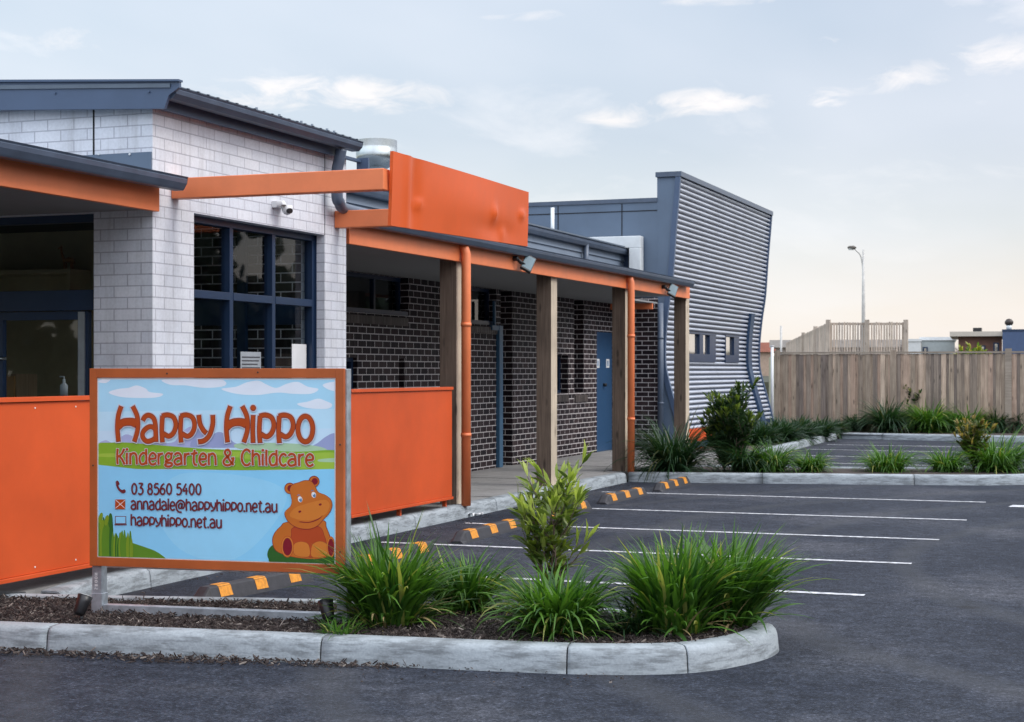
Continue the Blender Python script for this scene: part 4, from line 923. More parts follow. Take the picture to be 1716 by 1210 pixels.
text_line('lettering', 'happyhippo.net.au', 219, 371, 881, 885.5, 20, .15, [(SC['small'], 0, 0)], PANEL)
# posts and base rails
for i, x in enumerate((sx0+.0, sx1-.055)):
    mb = MB(); z1_ = zt_-.003
    if i == 0: mb.box(x, x+.065, .031, .10, .08, z1_)
    else: mb.box(x+.0, x+.065, .031, .10, .08, z1_)
    if i == 0: mb.box(x-.004, x+.069, .027, .104, .09, .24)
    local(mb, 'post', GALV, SIGN, .003)
mb = MB(); mb.box(sx0+.07, sx1-.06, 0.035, .095, .105, .172); local(mb, 'base_rail', GALV, SIGN, .003)
mb = MB(); mb.box(sx0+.1, sx1-.05, -.004+.034, .05, zb_-.012, zb_-.004); local(mb, 'edge_strip', WHITE, SIGN)
mb = MB()
for i, c in enumerate('NOORS'):
    for st in GL[c][1]:
        P = [Vector((a, b)) for a, b in (st[1] if isinstance(st, tuple) else st)]
        ribbon(mb, P, .2, 0, 0, isinstance(st, tuple), lambda p, y, i=i: Vector((sx0+.018+p.y*.02, .0262 if False else .0300, zb_-.05-i*.022-.0+p.x*.03-.012)))
local(mb, 'post_marking', WHITE, SIGN, norm=False)
# small black spotlights on spikes
def spot(px, py, lab, tilt, group='black garden spotlights at the sign'):
    p = on_z(px, py, .12); t = thing('garden_spotlight', lab, 'spotlight', p, 0, group)
    mb = MB(); mb.tube([(0, 0, -.02), (0, 0, .06)], .012, 8); mb.tube([(0, 0, .05), (0, 0, .075)], .022, 10); local(mb, 'spike', BLACK, t)
    d = Vector((tilt, .35, .8)).normalized(); a = Vector((0, 0, .085))
    mb = MB(); mb.tube([a-d*.045, a-d*.03, a+d*.035, a+d*.075], [.022, .034, .040, .046], 14); local(mb, 'lamp_head', BLACK, t)
    mb = MB(); mb.tube([a+d*.0755, a+d*.078], .038, 14); local(mb, 'lamp_glass', PALE, t)
spot(136, 1043, 'black spotlight beside the left post of the painted sign', .1)
spot(549, 1052, 'black spotlight tilted back beside the right post of the painted sign', -.35)

# ---------------- wheel stops ----------------
RUB = mat('black_rubber', (.028, .028, .034), .6, var=.2, scale=20, bump=.2)
YEL = mat('orange_yellow_reflector', (.62, .24, .015), .5, var=.2, scale=30)
def wheel_stop():
    t = bpy.data.objects.new('wheel_stop', None); COL.objects.link(t); t.empty_display_size = .2
    L, h = .82, .105
    prof = [(-.078, 0), (-.072, .02), (-.045, h-.008), (-.03, h), (.03, h), (.045, h-.008), (.072, .02), (.078, 0)]
    mb = MB(); n = len(prof); rings = []
    for y, s in ((-L, .0), (-L+.0, 1), (-L+.10, 2), (L-.10, 2), (L, 1)):
        if s == 0: continue
        rings.append([mb.bm.verts.new((x*(1 if s == 2 else .92), y, z*(1 if s == 2 else .22))) for x, z in prof])
    for a, b in zip(rings, rings[1:]):
        for k in range(n-1): f = mb.bm.faces.new([a[k], b[k], b[k+1], a[k+1]])
    mb.bm.faces.new(rings[0]); mb.bm.faces.new(rings[-1][::-1])
    local(mb, 'body', RUB, t, .004)
    for y in (-.52, 0, .52):
        mb = MB(); 
        def strip_(x0, z0, x1, z1):
            n_ = Vector((z1-z0, 0, -(x1-x0))).normalized()*.0025
            if n_.z < 0: n_ = -n_
            mb.face([(x0+n_.x, y-.085, z0+n_.z), (x1+n_.x, y-.085, z1+n_.z), (x1+n_.x, y+.085, z1+n_.z), (x0+n_.x, y+.085, z0+n_.z)])
        strip_(-.03, h, .03, h); strip_(.0455, h-.010, .070, .026); strip_(-.0455, h-.010, -.070, .026); strip_(.0305, h-.001, .0445, h-.009)
        local(mb, 'reflective_patch', YEL, t, norm=False)
    return t
ws0_ = wheel_stop()
wsl = [(-5.95, 10.45, -6, 'black and orange wheel stop seen beneath the painted sign'), (-5.82, 12.5, -1, 'wheel stop mostly hidden behind the grass beside the sign post'), (-5.86, 14.82, .5, 'wheel stop level with the orange screen, standing alone in clear view'),
       (-5.92, 17.25, 0, 'wheel stop half hidden behind the leafy young shrub'), (-5.93, 19.55, -1.2, 'wheel stop second from the far end of the bays'), (-5.90, 21.75, 1, 'farthest wheel stop, next to the far kerb corner')]
for i, (x, y, a, lab) in enumerate(wsl):
    o = ws0_ if i == 0 else copy_tree(ws0_); o.location = (x, y, 0); o.rotation_euler = (0, 0, R(a)); tag(o, lab, 'wheel stop', 'rubber wheel stops in the parking bays')
    if i == 0: first_ws = o
first_ws.scale = (1, .82, 1)
# litter by the kerb
p = on_z(838, 866, 0)
def litter(x, y, s, lab):
    p = on_z(x, y, .004); rg = random.Random(int(x)); mb = MB(); G = [[(i/4*s-s/2, j/3*s*.6-s*.3, .01+rg.random()*.035*s/.12) for i in range(5)] for j in range(4)]
    for j in range(3):
        for i in range(4): mb.face([G[j][i], G[j][i+1], G[j+1][i+1], G[j+1][i]])
    o = mb.build('paper_scrap', WHITE, norm=False); o.location = p; tag(o, lab, 'litter', 'scraps of white paper')
litter(785, 866, .12, 'crumpled white scrap on the asphalt near the orange downpipe'); litter(803, 864, .09, 'smaller white scrap just right of another by the kerb'); litter(1092, 802, .30, 'flat white scrap lying in the far kerb corner')


# ---------------- vegetation ----------------
def leaf_mat(name, c1, c2, tip=None, rough=.45, trans=.35, rnd=.35):
    m = bpy.data.materials.new(name); m.use_nodes = True; t = m.node_tree; b = t.nodes['Principled BSDF']; o = t.nodes['Material Output']
    gi = N(t, 'ShaderNodeNewGeometry'); g = N(t, 'ShaderNodeTexCoord')
    n = N(t, 'ShaderNodeTexNoise', i_Scale=5, i_Detail=3); t.links.new(g.outputs['Object'], n.inputs['Vector'])
    k = mth(t, 'ADD', mth(t, 'MULTIPLY', gi.outputs['Random Per Island'], .65), mth(t, 'MULTIPLY', n.outputs[0], .35))
    c = ramp(t, k, [(.1, c1), (.55, tuple((a+b_)/2 for a, b_ in zip(c1, c2))), (.85, c2)])
    if tip:
        c = mixc(t, ramp(t, gi.outputs['Random Per Island'], [(.93, 0), (.95, .8)]), c, tip)
    t.links.new(c, b.inputs['Base Color']); b.inputs['Roughness'].default_value = rough; b.inputs['Specular IOR Level'].default_value = .4
    tl = N(t, 'ShaderNodeBsdfTranslucent'); t.links.new(mixc(t, 1, c, (1.5, 1.6, .7), 'MULTIPLY'), tl.inputs[0])
    mx = N(t, 'ShaderNodeMixShader'); mx.inputs[0].default_value = trans
    t.links.new(b.outputs[0], mx.inputs[1]); t.links.new(tl.outputs[0], mx.inputs[2]); t.links.new(mx.outputs[0], o.inputs[0])
    MATS[name] = m; return m
G_STRAP = leaf_mat('strap_leaf', (.012, .055, .014), (.12, .26, .035), (.34, .33, .10))
G_DARK = leaf_mat('dark_strap_leaf', (.010, .035, .018), (.035, .085, .030), (.12, .12, .05), trans=.25)
G_SHRUB = leaf_mat('shrub_leaf', (.035, .070, .016), (.20, .26, .05), None, .4)
G_NEW = leaf_mat('new_leaf', (.22, .30, .06), (.46, .52, .16), None, .4, .4)
G_BUSH = leaf_mat('bush_leaf', (.014, .038, .015), (.04, .085, .028), None, .55, .2)
G_YEL = leaf_mat('yellow_leaf', (.16, .20, .03), (.42, .38, .06), None, .5, .3)
BARK = mat('bark', (.10, .07, .05), .85, var=.3, scale=30)
def blades(mb, rng, n, L, base_r, lean, wd, droop, m=0, seg=6, bias=(0, 0), up=0, stem=None):
    for i in range(n):
        a = rng.uniform(0, 2*math.pi); rr = base_r*math.sqrt(rng.random()); p = Vector((rr*math.cos(a), rr*math.sin(a), 0))
        a2 = a+rng.gauss(0, .7); d = Vector((math.cos(a2)+bias[0], math.sin(a2)+bias[1], 0)); 
        if d.length < .1: d = Vector((1, 0, 0))
        d.normalize()
        l = L*rng.uniform(.6, 1.04); le = abs(rng.gauss(lean, lean*.45)); dr = droop*rng.uniform(.4, 1.5)*(l/L); w_ = wd*rng.uniform(.6, 1.25)
        side = Vector((-d.y, d.x, 0)); tw = rng.uniform(-.9, .9); el = math.pi/2-le; pr = None; curl = rng.uniform(-.25, .25)
        pts = []; q = Vector(p)
        for k in range(seg+1):
            t = k/seg; pts.append((Vector(q), t, el)); el2 = el-dr*t*1.6; 
            if el2 < -1.1: el2 = -1.1
            dd = (d*math.cos(curl*t)+side*math.sin(curl*t)).normalized(); q = q+(dd*math.cos(el2)+Vector((0, 0, 1))*math.sin(el2))*l/seg
        va = []
        for (q, t, _) in pts:
            ww = w_*(.75+.5*t if t < .4 else .95*(1-((t-.4)/.6)**1.8)+.0)*.5; s_ = (side*math.cos(tw)+Vector((0, 0, 1))*math.sin(tw)*.4).normalized()
            va.append((q-s_*ww, q+s_*ww))
        vs = [(mb.bm.verts.new(x), mb.bm.verts.new(y)) for x, y in va[:-1]]; tip = mb.bm.verts.new(pts[-1][0])
        for x, y in zip(vs, vs[1:]):
            f = mb.bm.faces.new([x[0], x[1], y[1], y[0]]); f.material_index = m; f.smooth = True
        f = mb.bm.faces.new([vs[-1][0], vs[-1][1], tip]); f.material_index = m
def clump(name, loc, seed, h, r, n, label, cat='grass clump', group=None, mt=G_STRAP, wd=.011, lean=.38, droop=.75, bias=(0, 0), dead=.05, tall=0):
    rng = random.Random(seed); mb = MB()
    n = int(n*1.6); blades(mb, rng, n, h*1.26, r*.42, lean, wd, droop, bias=bias)
    blades(mb, rng, int(n*.4), h*.85, r*.5, lean*2.0, wd, droop*1.0, bias=bias)
    if tall: blades(mb, rng, tall, h*1.5, r*.2, .12, wd*1.1, .25)
    if dead: blades(mb, rng, int(n*dead), h*.8, r*.5, 1.0, wd*.7, .8, m=1)
    o = mb.build(name, [mt, mat('dead_leaf', (.28, .22, .10), .8, var=.2)], norm=False); o.location = loc
    return tag(o, label, cat, group)
gg = 'strappy green clumps in the near island'
clump('grass_clump', on_z(652, 1048, .12), 1, .50, .32, 330, 'tall strappy clump with upright blades right beside the right sign post', group=gg, wd=.023, lean=.30, tall=14)
clump('grass_clump', on_z(572, 1066, .12), 2, .15, .2, 45, 'small sparse yellowing clump at the foot of the sign post', group=gg, lean=.6, dead=.4)
clump('grass_clump', on_z(778, 1022, .12), 3, .40, .34, 240, 'fine arching clump behind, between the sign post clump and the leafy shrub', group=gg, wd=.018, lean=.42, droop=1.1)
clump('grass_clump', on_z(935, 1064, .12), 4, .42, .34, 280, 'rounded clump in front of the leafy young shrub', group=gg, wd=.020, lean=.36, droop=1.05)
clump('grass_clump', on_z(1060, 1062, .12), 5, .26, .25, 120, 'low dark tuft in the gap left of the large end clump', group=gg, lean=.7, mt=G_DARK)
clump('grass_clump', on_z(1132, 1060, .12), 6, .52, .34, 300, 'large upright clump left of the two at the rounded end of the island', group=gg, wd=.024, lean=.26, tall=5)
clump('grass_clump', on_z(1222, 1047, .12), 7, .53, .33, 330, 'large clump leaning right over the rounded kerb end', group=gg, wd=.023, lean=.30, bias=(.2, .05))
def leaf(mb, p, d, L, wd, m, rng):
    d = d.normalized(); s_ = d.cross(Vector((rng.gauss(0, .5), rng.gauss(0, .5), 1))); 
    if s_.length < .05: s_ = d.orthogonal()
    s_.normalize(); up = s_.cross(d).normalized()
    m1 = p+d*L*.35-up*L*.02; m2 = p+d*L*.72-up*L*.05; tp = p+d*L-up*L*.16; w_ = wd/2
    v = [mb.bm.verts.new(x) for x in (p, m1+s_*w_*.9+up*w_*.25, m2+s_*w_*.8+up*w_*.2, tp, m2-s_*w_*.8+up*w_*.2, m1-s_*w_*.9+up*w_*.25, m1, m2)]
    for q in ((0, 6, 1), (1, 6, 7, 2), (2, 7, 3), (0, 5, 6), (5, 4, 7, 6), (4, 3, 7)):
        f = mb.bm.faces.new([v[i] for i in q]); f.material_index = m; f.smooth = True
def shrub(name, loc, seed, h, r, label, cat='shrub', group=None, leafL=.10, leafW=.026, stems=5, mts=None, dens=1.0, new=True):
    rng = random.Random(seed); t = thing(name, label, cat, loc, 0, group); st = MB(); lv = MB(); nl = MB()
    shoots = []
    for i in range(stems):
        a = i*2*math.pi/stems+rng.uniform(-.4, .4); top = h*rng.uniform(.72, 1.0) if i else h
        sp = r*rng.uniform(.15, .55) if i else r*.08
        P = [(0, 0, 0), (sp*.45*math.cos(a), sp*.45*math.sin(a), top*.35), (sp*.8*math.cos(a)+rng.gauss(0, .02), sp*.8*math.sin(a), top*.7), (sp*math.cos(a), sp*math.sin(a), top*.93)]
        P = catmull(P, 5); st.tube(P, [.011*(1-.75*k/(len(P)-1)) for k in range(len(P))], 6); shoots.append((P, 1.0))
        for b in range(5):
            k = rng.randint(4, len(P)-2); a3 = rng.uniform(0, 6.28); bl = r*rng.uniform(.5, 1.05)*(1.15-k/len(P)*.65)
            Q = [P[k], P[k]+Vector((math.cos(a3)*bl*.5, math.sin(a3)*bl*.5, bl*.45)), P[k]+Vector((math.cos(a3)*bl*.85, math.sin(a3)*bl*.85, bl*1.05))]
            Q = catmull(Q, 4); st.tube(Q, [.005*(1-.7*q/(len(Q)-1)) for q in range(len(Q))], 5); shoots.append((Q, .7))
    for P, s_ in shoots:
        n = int((26 if s_ == 1 else 13)*dens*h/.95)
        for i in range(n):
            u = rng.uniform(.10 if s_ == 1 else .1, 1)*(len(P)-1); k = min(int(u), len(P)-2); p = P[k].lerp(P[k+1], u-k); ax = (P[k+1]-P[k]).normalized()
            a = rng.uniform(0, 6.28); o = Vector((math.cos(a), math.sin(a), 0)); newg = u/(len(P)-1) > .80 and p.z > h*.42
            d = o*rng.uniform(.6, 1.1)+ax*rng.uniform(.3, 1.0)+Vector((0, 0, rng.uniform(-.1, .4)))
            if newg and new: d = o*.35+ax*1.0; leaf(lv, p, d, leafL*rng.uniform(.8, 1.25), leafW, 1 if rng.random() < .8 else 0, rng)
            else: leaf(lv, p, d, leafL*rng.uniform(.65, 1.15), leafW*rng.uniform(.8, 1.2), 0, rng)
    mts = mts or (G_SHRUB, G_NEW)
    local(st, 'stem', BARK, t); local(lv, 'foliage', list(mts), t, norm=False)
    nl.bm.free()
    return t
shrub('leafy_shrub', on_z(928, 1036, .12), 11, .83, .33, 'young shrub with long pale green new leaves, tallest plant in the near island', leafL=.125, leafW=.026, stems=7, dens=1.35)
# middle island
gm = 'strappy clumps in the middle island'
def mc(px, pt, r, seed, label, mt=G_STRAP, n=170, wd=.014, py=790, **k):
    p = on_z(px, py, .12); h = (py-pt)/2750*(-_s*p.x+_c*p.y)*1.3; r *= 1.45; n = int(n*1.25)
    return clump('grass_clump', p, seed, h, r, n, label, group=gm, mt=mt, wd=wd*1.2, dead=0, lean=.5, droop=1.2, **k)
mc(1128, 708, .33, 21, 'big dark strappy clump at the foot of the last timber post', G_DARK, 300, .016)
mc(1247, 738, .24, 22, 'dark clump at the right foot of the middle island shrub', G_DARK)
mc(1293, 740, .25, 23, 'bright clump just right of the middle island shrub and its dark clump')
mc(1272, 762, .12, 28, 'tiny yellow green tuft in front of the gap between two clumps', n=60)
mc(1360, 757, .22, 24, 'small lone rounded clump between a leafy group and a wider lone clump')
mc(1486, 748, .36, 25, 'wide lone clump in the centre of the middle island')
mc(1585, 752, .24, 26, 'upright clump left of the russet tipped shrub', n=150)
mc(1672, 728, .36, 27, 'large clump right of the russet tipped shrub, beside the kerb end', n=240, wd=.016)
shrub('leafy_shrub', on_z(1232, 789, .12), 31, 1.10, .50, 'dark leafy shrub with a light tip before the corrugated wall', leafL=.14, leafW=.034, dens=2.4, stems=9, mts=(G_BUSH, G_SHRUB))
shrub('leafy_shrub', on_z(1214, 788, .12), 34, .78, .42, 'shorter dark leafy shrub left of the tall one in the middle island', leafL=.14, leafW=.034, dens=2.4, stems=8, mts=(G_BUSH, G_SHRUB))
shrub('leafy_shrub', on_z(1632, 790, .12), 32, .68, .34, 'olive shrub with russet tips between two strappy clumps at the island end', leafL=.09, leafW=.03, dens=3.5, stems=7, mts=(leaf_mat('olive_leaf', (.03, .055, .012), (.10, .12, .03)), leaf_mat('russet_leaf', (.20, .16, .05), (.36, .26, .09))))
# far bed
gf = 'dark clumps along the timber fence'
def fc(px, pt, r, seed, label, mt=G_DARK, n=200, wd=.026, py=724, **k):
    p = on_z(px, py, .12); h = (py-pt)/2750*(-_s*p.x+_c*p.y)*1.35; r *= .78; n = int(n*1.4)
    return clump('grass_clump', p, seed, h, r, n, label, group=gf, mt=mt, wd=wd, dead=0, lean=.5, droop=1.2, **k)
fc(1436, 694, .35, 41, 'dim low clump by the fence, left of the row of fuller clumps', n=150, py=722)
fc(1487, 676, .45, 42, 'narrow dark clump by the fence, first of the row of full clumps')
fc(1555, 680, .62, 43, 'full green clump by the fence below the pale thin bush', G_STRAP, 300)
fc(1622, 684, .55, 44, 'full green clump by the fence between the pale and the yellow topped bush', G_STRAP, 280)
fc(1668, 690, .45, 45, 'dark clump by the fence under the yellow topped bush')
fc(1710, 692, .5, 46, 'dark clump by the fence at the right edge of the view')
for i, (px, py, pt, r_, lab) in enumerate(((1262, 744, 702, .75, 'dark grassy clump at the foot of the corrugated wall'), (1297, 740, 694, .8, 'dark grassy clump below the lower end of the blue fin'), (1330, 736, 692, .75, 'dark grassy clump below the white pole at the fence corner'),
                                         (1364, 731, 694, .7, 'dark grassy clump before the first fence palings'), (1394, 726, 700, .5, 'last dark grassy clump of the corner mass, nearest the kerb bend'))):
    p = on_z(px, py, .12); clump('grass_clump', p, 50+i, (py-pt)/2750*(-_s*p.x+_c*p.y)*.95, r_, 420, lab, group='dark grassy clumps in the garden corner', mt=G_DARK, wd=.03, dead=0, lean=.6)
shrub('tall_thin_bush', on_z(1530, 722, .12), 61, 1.15, .34, 'thin pale bush standing against the fence', 'bush', leafL=.12, leafW=.05, stems=5, dens=1.3, mts=(G_BUSH, leaf_mat('pale_leaf', (.14, .16, .08), (.26, .27, .13))))
shrub('tall_thin_bush', on_z(1676, 722, .12), 62, 1.10, .34, 'thin bush with a yellow top standing against the fence', 'bush', leafL=.12, leafW=.05, stems=5, dens=1.5, mts=(G_BUSH, G_YEL))

# bark mulch
def chips(name, region, n, seed, z, label=None, size=.027, inside=None):
    rng = random.Random(seed); mb = MB(); k = 0
    while k < n:
        x = rng.uniform(region[0], region[1]); y = rng.uniform(region[2], region[3])
        if inside and not inside(x, y): continue
        k += 1; a = rng.uniform(0, 6.28); l = size*rng.uniform(.4, 1.7); w_ = l*rng.uniform(.10, .28); th = rng.uniform(.001, .004); tl = rng.gauss(0, .35)
        d = Vector((math.cos(a)*math.cos(tl), math.sin(a)*math.cos(tl), math.sin(tl)))*l/2; s_ = Vector((-math.sin(a), math.cos(a), rng.gauss(0, .3)))*w_/2; c = Vector((x, y, z+rng.uniform(0, .012)+abs(d.z)))
        u = Vector((0, 0, th))
        v = [mb.bm.verts.new(p) for p in (c-d-s_*.5, c-s_, c+d-s_*.3, c+d+s_*.4, c+s_*.9, c-d+s_*.6)]
        mb.bm.faces.new(v); v2 = [mb.bm.verts.new(p.co+u*2) for p in v]; mb.bm.faces.new(v2[::-1])
        for i in range(6): mb.bm.faces.new([v[i], v[(i+1) % 6], v2[(i+1) % 6], v2[i]])
    o = mb.build(name, CHIP, norm=False); return kind(o, 'stuff')
def chip_mat():
    m = bpy.data.materials.new('bark_chip'); m.use_nodes = True; t = m.node_tree; b = t.nodes['Principled BSDF']; gi = N(t, 'ShaderNodeNewGeometry')
    t.links.new(ramp(t, gi.outputs['Random Per Island'], [(0, (.014, .009, .009)), (.5, (.034, .024, .022)), (.8, (.070, .052, .045)), (.95, (.15, .125, .11)), (1, (.30, .26, .23))]), b.inputs['Base Color']); b.inputs['Roughness'].default_value = .85; return m
CHIP = chip_mat()
from mathutils.geometry import intersect_point_tri_2d
NPOLY = nearp+[Vector((-9.8, 8.9))]
def inpoly(x, y, P=NPOLY, m=.0):
    c = False; j = len(P)-1
    for i in range(len(P)):
        if (P[i].y > y) != (P[j].y > y) and x < (P[j].x-P[i].x)*(y-P[i].y)/(P[j].y-P[i].y)+P[i].x: c = not c
        j = i
    return c
ins = lambda x, y: inpoly(x, y) and all(inpoly(x+a, y+b) for a, b in ((.14, 0), (-.14, 0), (0, .15), (0, -.15)))
chips('bark_mulch', (-8.0, -2, 7.7, 9.7), 19000, 1, .119, inside=ins)
# bark spilled on the asphalt along the kerb foot
def spill(x, y):
    if inpoly(x, y): return False
    yy_ = 7.53+(x+7.6)*.135; dd = yy_-y
    f = .16*math.exp(-((x+5.2)/1.2)**2)+.07
    return 0 < dd < f and x < -3.6 and random.Random(int(x*977+y*3331)).random() < 1.1-dd/f
chips('bark_litter', (-7.6, -3.6, 7.2, 8.1), 1100, 2, .003, inside=spill, size=.026)

def grit(x, y):
    if x < -6.7 or inpoly(x, y): return False
    g = random.Random(int(x*1931+y*733)).random()
    if y < 9.2: yb = 7.53+(x+7.6)*.135; return 0 < yb-y < .5*g*g and x < -2.4
    return x < -6.72+.35*g*g
chips('kerb_grit', (-6.75, -2.4, 7.3, 9.0), 260, 5, .002, inside=grit, size=.010)
chips('kerb_grit', (-6.76, -6.3, 10.0, 22.0), 260, 6, .002, inside=grit, size=.016)

# ---------------- fences, lamp, far houses ----------------
FY = 41.0
FN = thing('paling_fence', 'weathered grey timber paling fence closing the far side of the car park', 'fence', (-8.3, FY, 0))
rng = random.Random(5); mb = MB(); x = -8.3; i = 0
while x < 9.5:
    wd_ = rng.uniform(.095, .105); f_ = FY-(.018 if i % 2 else 0)
    mb.box(x-.012, x+wd_, f_, f_+.014, .05, 2.0+rng.uniform(-.004, .012)); x += wd_-.008; i += 1
mb.build('palings', FENCEW, FN)
mb = MB(); mb.box(-8.32, 9.5, FY-.045, FY+.06, 2.022, 2.065); mb.build('capping_rail', FENCEC, FN)
for z in (.4, 1.1, 1.75): mb = MB(); mb.box(-8.3, 9.5, FY+.015, FY+.06, z-.04, z+.04); mb.build('rail', FENCEC, FN)
for px in (1303, 1403+0, 1497, 1594, 1690, 1790):
    if px in (1403, 1594): continue
    p = on_y(px, 600, FY-.02); mb = MB(); mb.box(p.x-.075, p.x+.075, FY-.06, FY-.02, .05, 2.10+(.03 if px == 1690 else 0)); mb.build('post', FENCEW if px != 1690 else FENCEC, FN)
# lighter return fence beside the corrugated wall
F2 = thing('paling_fence', 'pale greenish return fence glimpsed between corrugated wall and white pole', 'fence', (-8.6, FY, 0))
mb = MB(); a = Vector((-8.35, FY+.05)); b = Vector((-10.9, FY+11)); L = (b-a).length; d = (b-a)/L; nn = Vector((-d.y, d.x))
for k in range(int(L/.11)):
    q = a+d*k*.11; r_ = q+d*.095; zz_ = 2.02
    mb.hexa([(*q, .05), (*r_, .05), (*(r_+nn*.016), .05), (*(q+nn*.016), .05), (*q, zz_), (*r_, zz_), (*(r_+nn*.016), zz_), (*(q+nn*.016), zz_)])
mb.build('palings', wood_mat('pale_fence_timber', (.30, .30, .20), (.46, .44, .32), rnd=.15), F2)
p = on_y(1294, 600, 40.2); t = MB(); t.tube([(0, 0, 0), (0, 0, 2.1)], .035, 10); t.tube([(0, 0, 2.1), (0, 0, 2.12)], .045, 10); o = t.build('pole', WHITE); o.location = (p.x, p.y, .1); tag(o, 'thin white pole at the fence corner beside the corrugated wall', 'pole')
# higher slatted fence on the bank behind
def fence_run(name, a, b, zt, zb, label, gap, w_, mt, posts):
    a = Vector(a); b = Vector(b); L = (b-a).length; d = (b-a)/L; nn = Vector((-d.y, d.x)); T = thing(name, label, 'fence', (a.x, a.y, zb), 0); mb = MB(); rg = random.Random(9)
    s_ = 0
    while s_ < L:
        q = a+d*s_; r_ = q+d*w_*rg.uniform(.8, 1.15); top = zt+rg.uniform(-.015, .015)
        P = [(*q, zb), (*r_, zb), (*(r_+nn*.02), zb), (*(q+nn*.02), zb), (*q, top), (*r_, top), (*(r_+nn*.02), top), (*(q+nn*.02), top)]; mb.hexa(P); s_ += w_+gap*rg.uniform(.6, 1.4)
    mb.build('palings', mt, T)
    for z in (zt-.06, zt-1.3):
        mb = MB(); q, r_ = a+nn*.03, b+nn*.03; mb.hexa([(*q, z-.04), (*r_, z-.04), (*(r_+nn*.05), z-.04), (*(q+nn*.05), z-.04), (*q, z+.04), (*r_, z+.04), (*(r_+nn*.05), z+.04), (*(q+nn*.05), z+.04)]); mb.build('rail', mt, T)
    for s_ in posts:
        q = a+d*L*s_; mb = MB(); mb.box(q.x-.075, q.x+.075, q.y-.1, q.y+.1, zb, zt+.09); mb.build('post', mt, T)
PALEW = wood_mat('pale_slat_timber', (.38, .32, .27), (.56, .48, .41), fine=30, rnd=.2)
def at_d(x, y, d): r = ray(x, y); return Vector((r.x*d, r.y*d, CAM_H+r.z*d))
A_ = at_d(1388, 540, 60); Bq = at_d(1518, 540, 60); Cq = at_d(1300, 584, 60+60)
fence_run('slatted_fence', A_.xy, Bq.xy, A_.z, 1.2, 'higher see-through slatted timber fence on the bank behind the paling fence', .040, .058, PALEW, (0, .5, 1))
dirv = Vector((-.23, .98)); fence_run('slatted_fence', (A_.xy+dirv*45), A_.xy-dirv*.1, A_.z, 1.2, 'slatted timber fence receding left into the distance on the bank', .20, .22, PALEW, (.55, .8))
mb = MB(); mb.prism([(-14, 56, -.1), (5, 62, -.1), (5, 62, 1.2), (-14, 56, 1.2)], (-18, 60, 0)); kind(mb.build('bank', DIRT))
# street lamp
LP = at_d(1447, 600, 78); lz = at_d(1447, 418, 78).z
SLM = thing('street_lamp', 'tall pale street lamp with single curved arm beyond the fences', 'street lamp', (LP.x, LP.y, 0))
POLEM = mat('pale_pole_paint', (.45, .44, .42), .5, var=.1)
mb = MB(); mb.tube([(LP.x, LP.y, 0), (LP.x, LP.y, lz*.62), (LP.x, LP.y, lz)], [.10, .085, .05], 12); mb.build('pole', POLEM, SLM)
rt = Vector((_c, _s, 0)); hx = at_d(1430, 415, 78)
mb = MB(); mb.tube(catmull([(LP.x, LP.y, lz-1.2), tuple(LP.xy-rt.xy*.12)+(lz-.35,), tuple(LP.xy-rt.xy*.35)+(lz-.05,), (hx.x, hx.y, hx.z)], 5), .03, 8); mb.build('arm', POLEM, SLM)
mb = MB(); h0 = hx-rt*.28; mb.tube([h0, h0+rt*.08, h0+rt*.3, h0+rt*.42], [.03, .085, .10, .03], 10); mb.build('lamp_head', mat('lamp_dark', (.08, .07, .06), .5), SLM)
mb = MB(); mb.tube([h0+rt*.06-Vector((0, 0, .05)), h0+rt*.28-Vector((0, 0, .05))], .07, 10); mb.build('lamp_glass', PALE, SLM)
# far houses
def house(name, px0, px1, ytop, d, depth, mt, label, roof=None, roof_h=.25, over=.4, win=()):
    a = at_d(px0, ytop, d); b = at_d(px1, ytop, d); T = thing(name, label, 'house', (a.x, a.y, 0)); u = (b-a); nd = Vector((a.x+b.x, a.y+b.y, 0)).normalized(); ud = Vector((nd.y, -nd.x, 0)); L = abs(u.xy.dot(ud.xy))
    def bx(s0, s1, d0, d1, z0, z1): 
        P = [a+ud*s0+nd*d0, a+ud*s1+nd*d0, a+ud*s1+nd*d1, a+ud*s0+nd*d1]; m_ = MB(); m_.hexa([(p.x, p.y, z0) for p in P]+[(p.x, p.y, z1) for p in P]); return m_
    bx(0, L, 0, depth, 0, a.z-roof_h).build('wall', mt, T)
    bx(-over, L+over, -over, depth+over, a.z-roof_h+.002, a.z).build('roof', roof or PALE, T)
    for w0, w1, z0, z1 in win:
        f = bx(w0*L, w1*L, -.05, -.003, a.z-z0, a.z-z1).build('window', NAVY, T); bx(w0*L+.08, w1*L-.08, -.06, -.052, a.z-z0+.08, a.z-z1-.08).build('pane', MIRROR, f)
    return T, a, ud, nd, L
CREAMW = mat('pale_render', (.62, .63, .62), .7, var=.04); BROWN = mat('brown_cladding', (.16, .075, .05), .7, var=.2, scale=2)
house('low_house', 1519, 1543, 568, 95, 6, CREAMW, 'small white box-like house end just right of the slatted fence', CREAMW, .15, .05)
house('low_house', 1543.5, 1600, 565, 100, 8, mat('grey_green_render', (.36, .40, .40), .7, var=.04), 'long pale grey green flat house behind the fence', PALE, .2, .1, ((.05, .2, 1.4, .6),))
T_, a, ud, nd, L_ = house('flat_roof_house', 1606, 1679, 556, 90, 9, BROWN, 'brown walled house with a flat cream roof beyond the fence', mat('cream_roof_edge', (.50, .45, .38), .6, var=.05), .26, .45, ((.45, .62, 1.4, .75), (.8, .93, 1.3, .6)))
m_ = MB(); c = a+ud*(L_*.42); m_.box(c.x-.22, c.x+.22, c.y+.3, c.y+.8, a.z+.002, a.z+.22); m_.build('roof_vent', BLACK, T_)
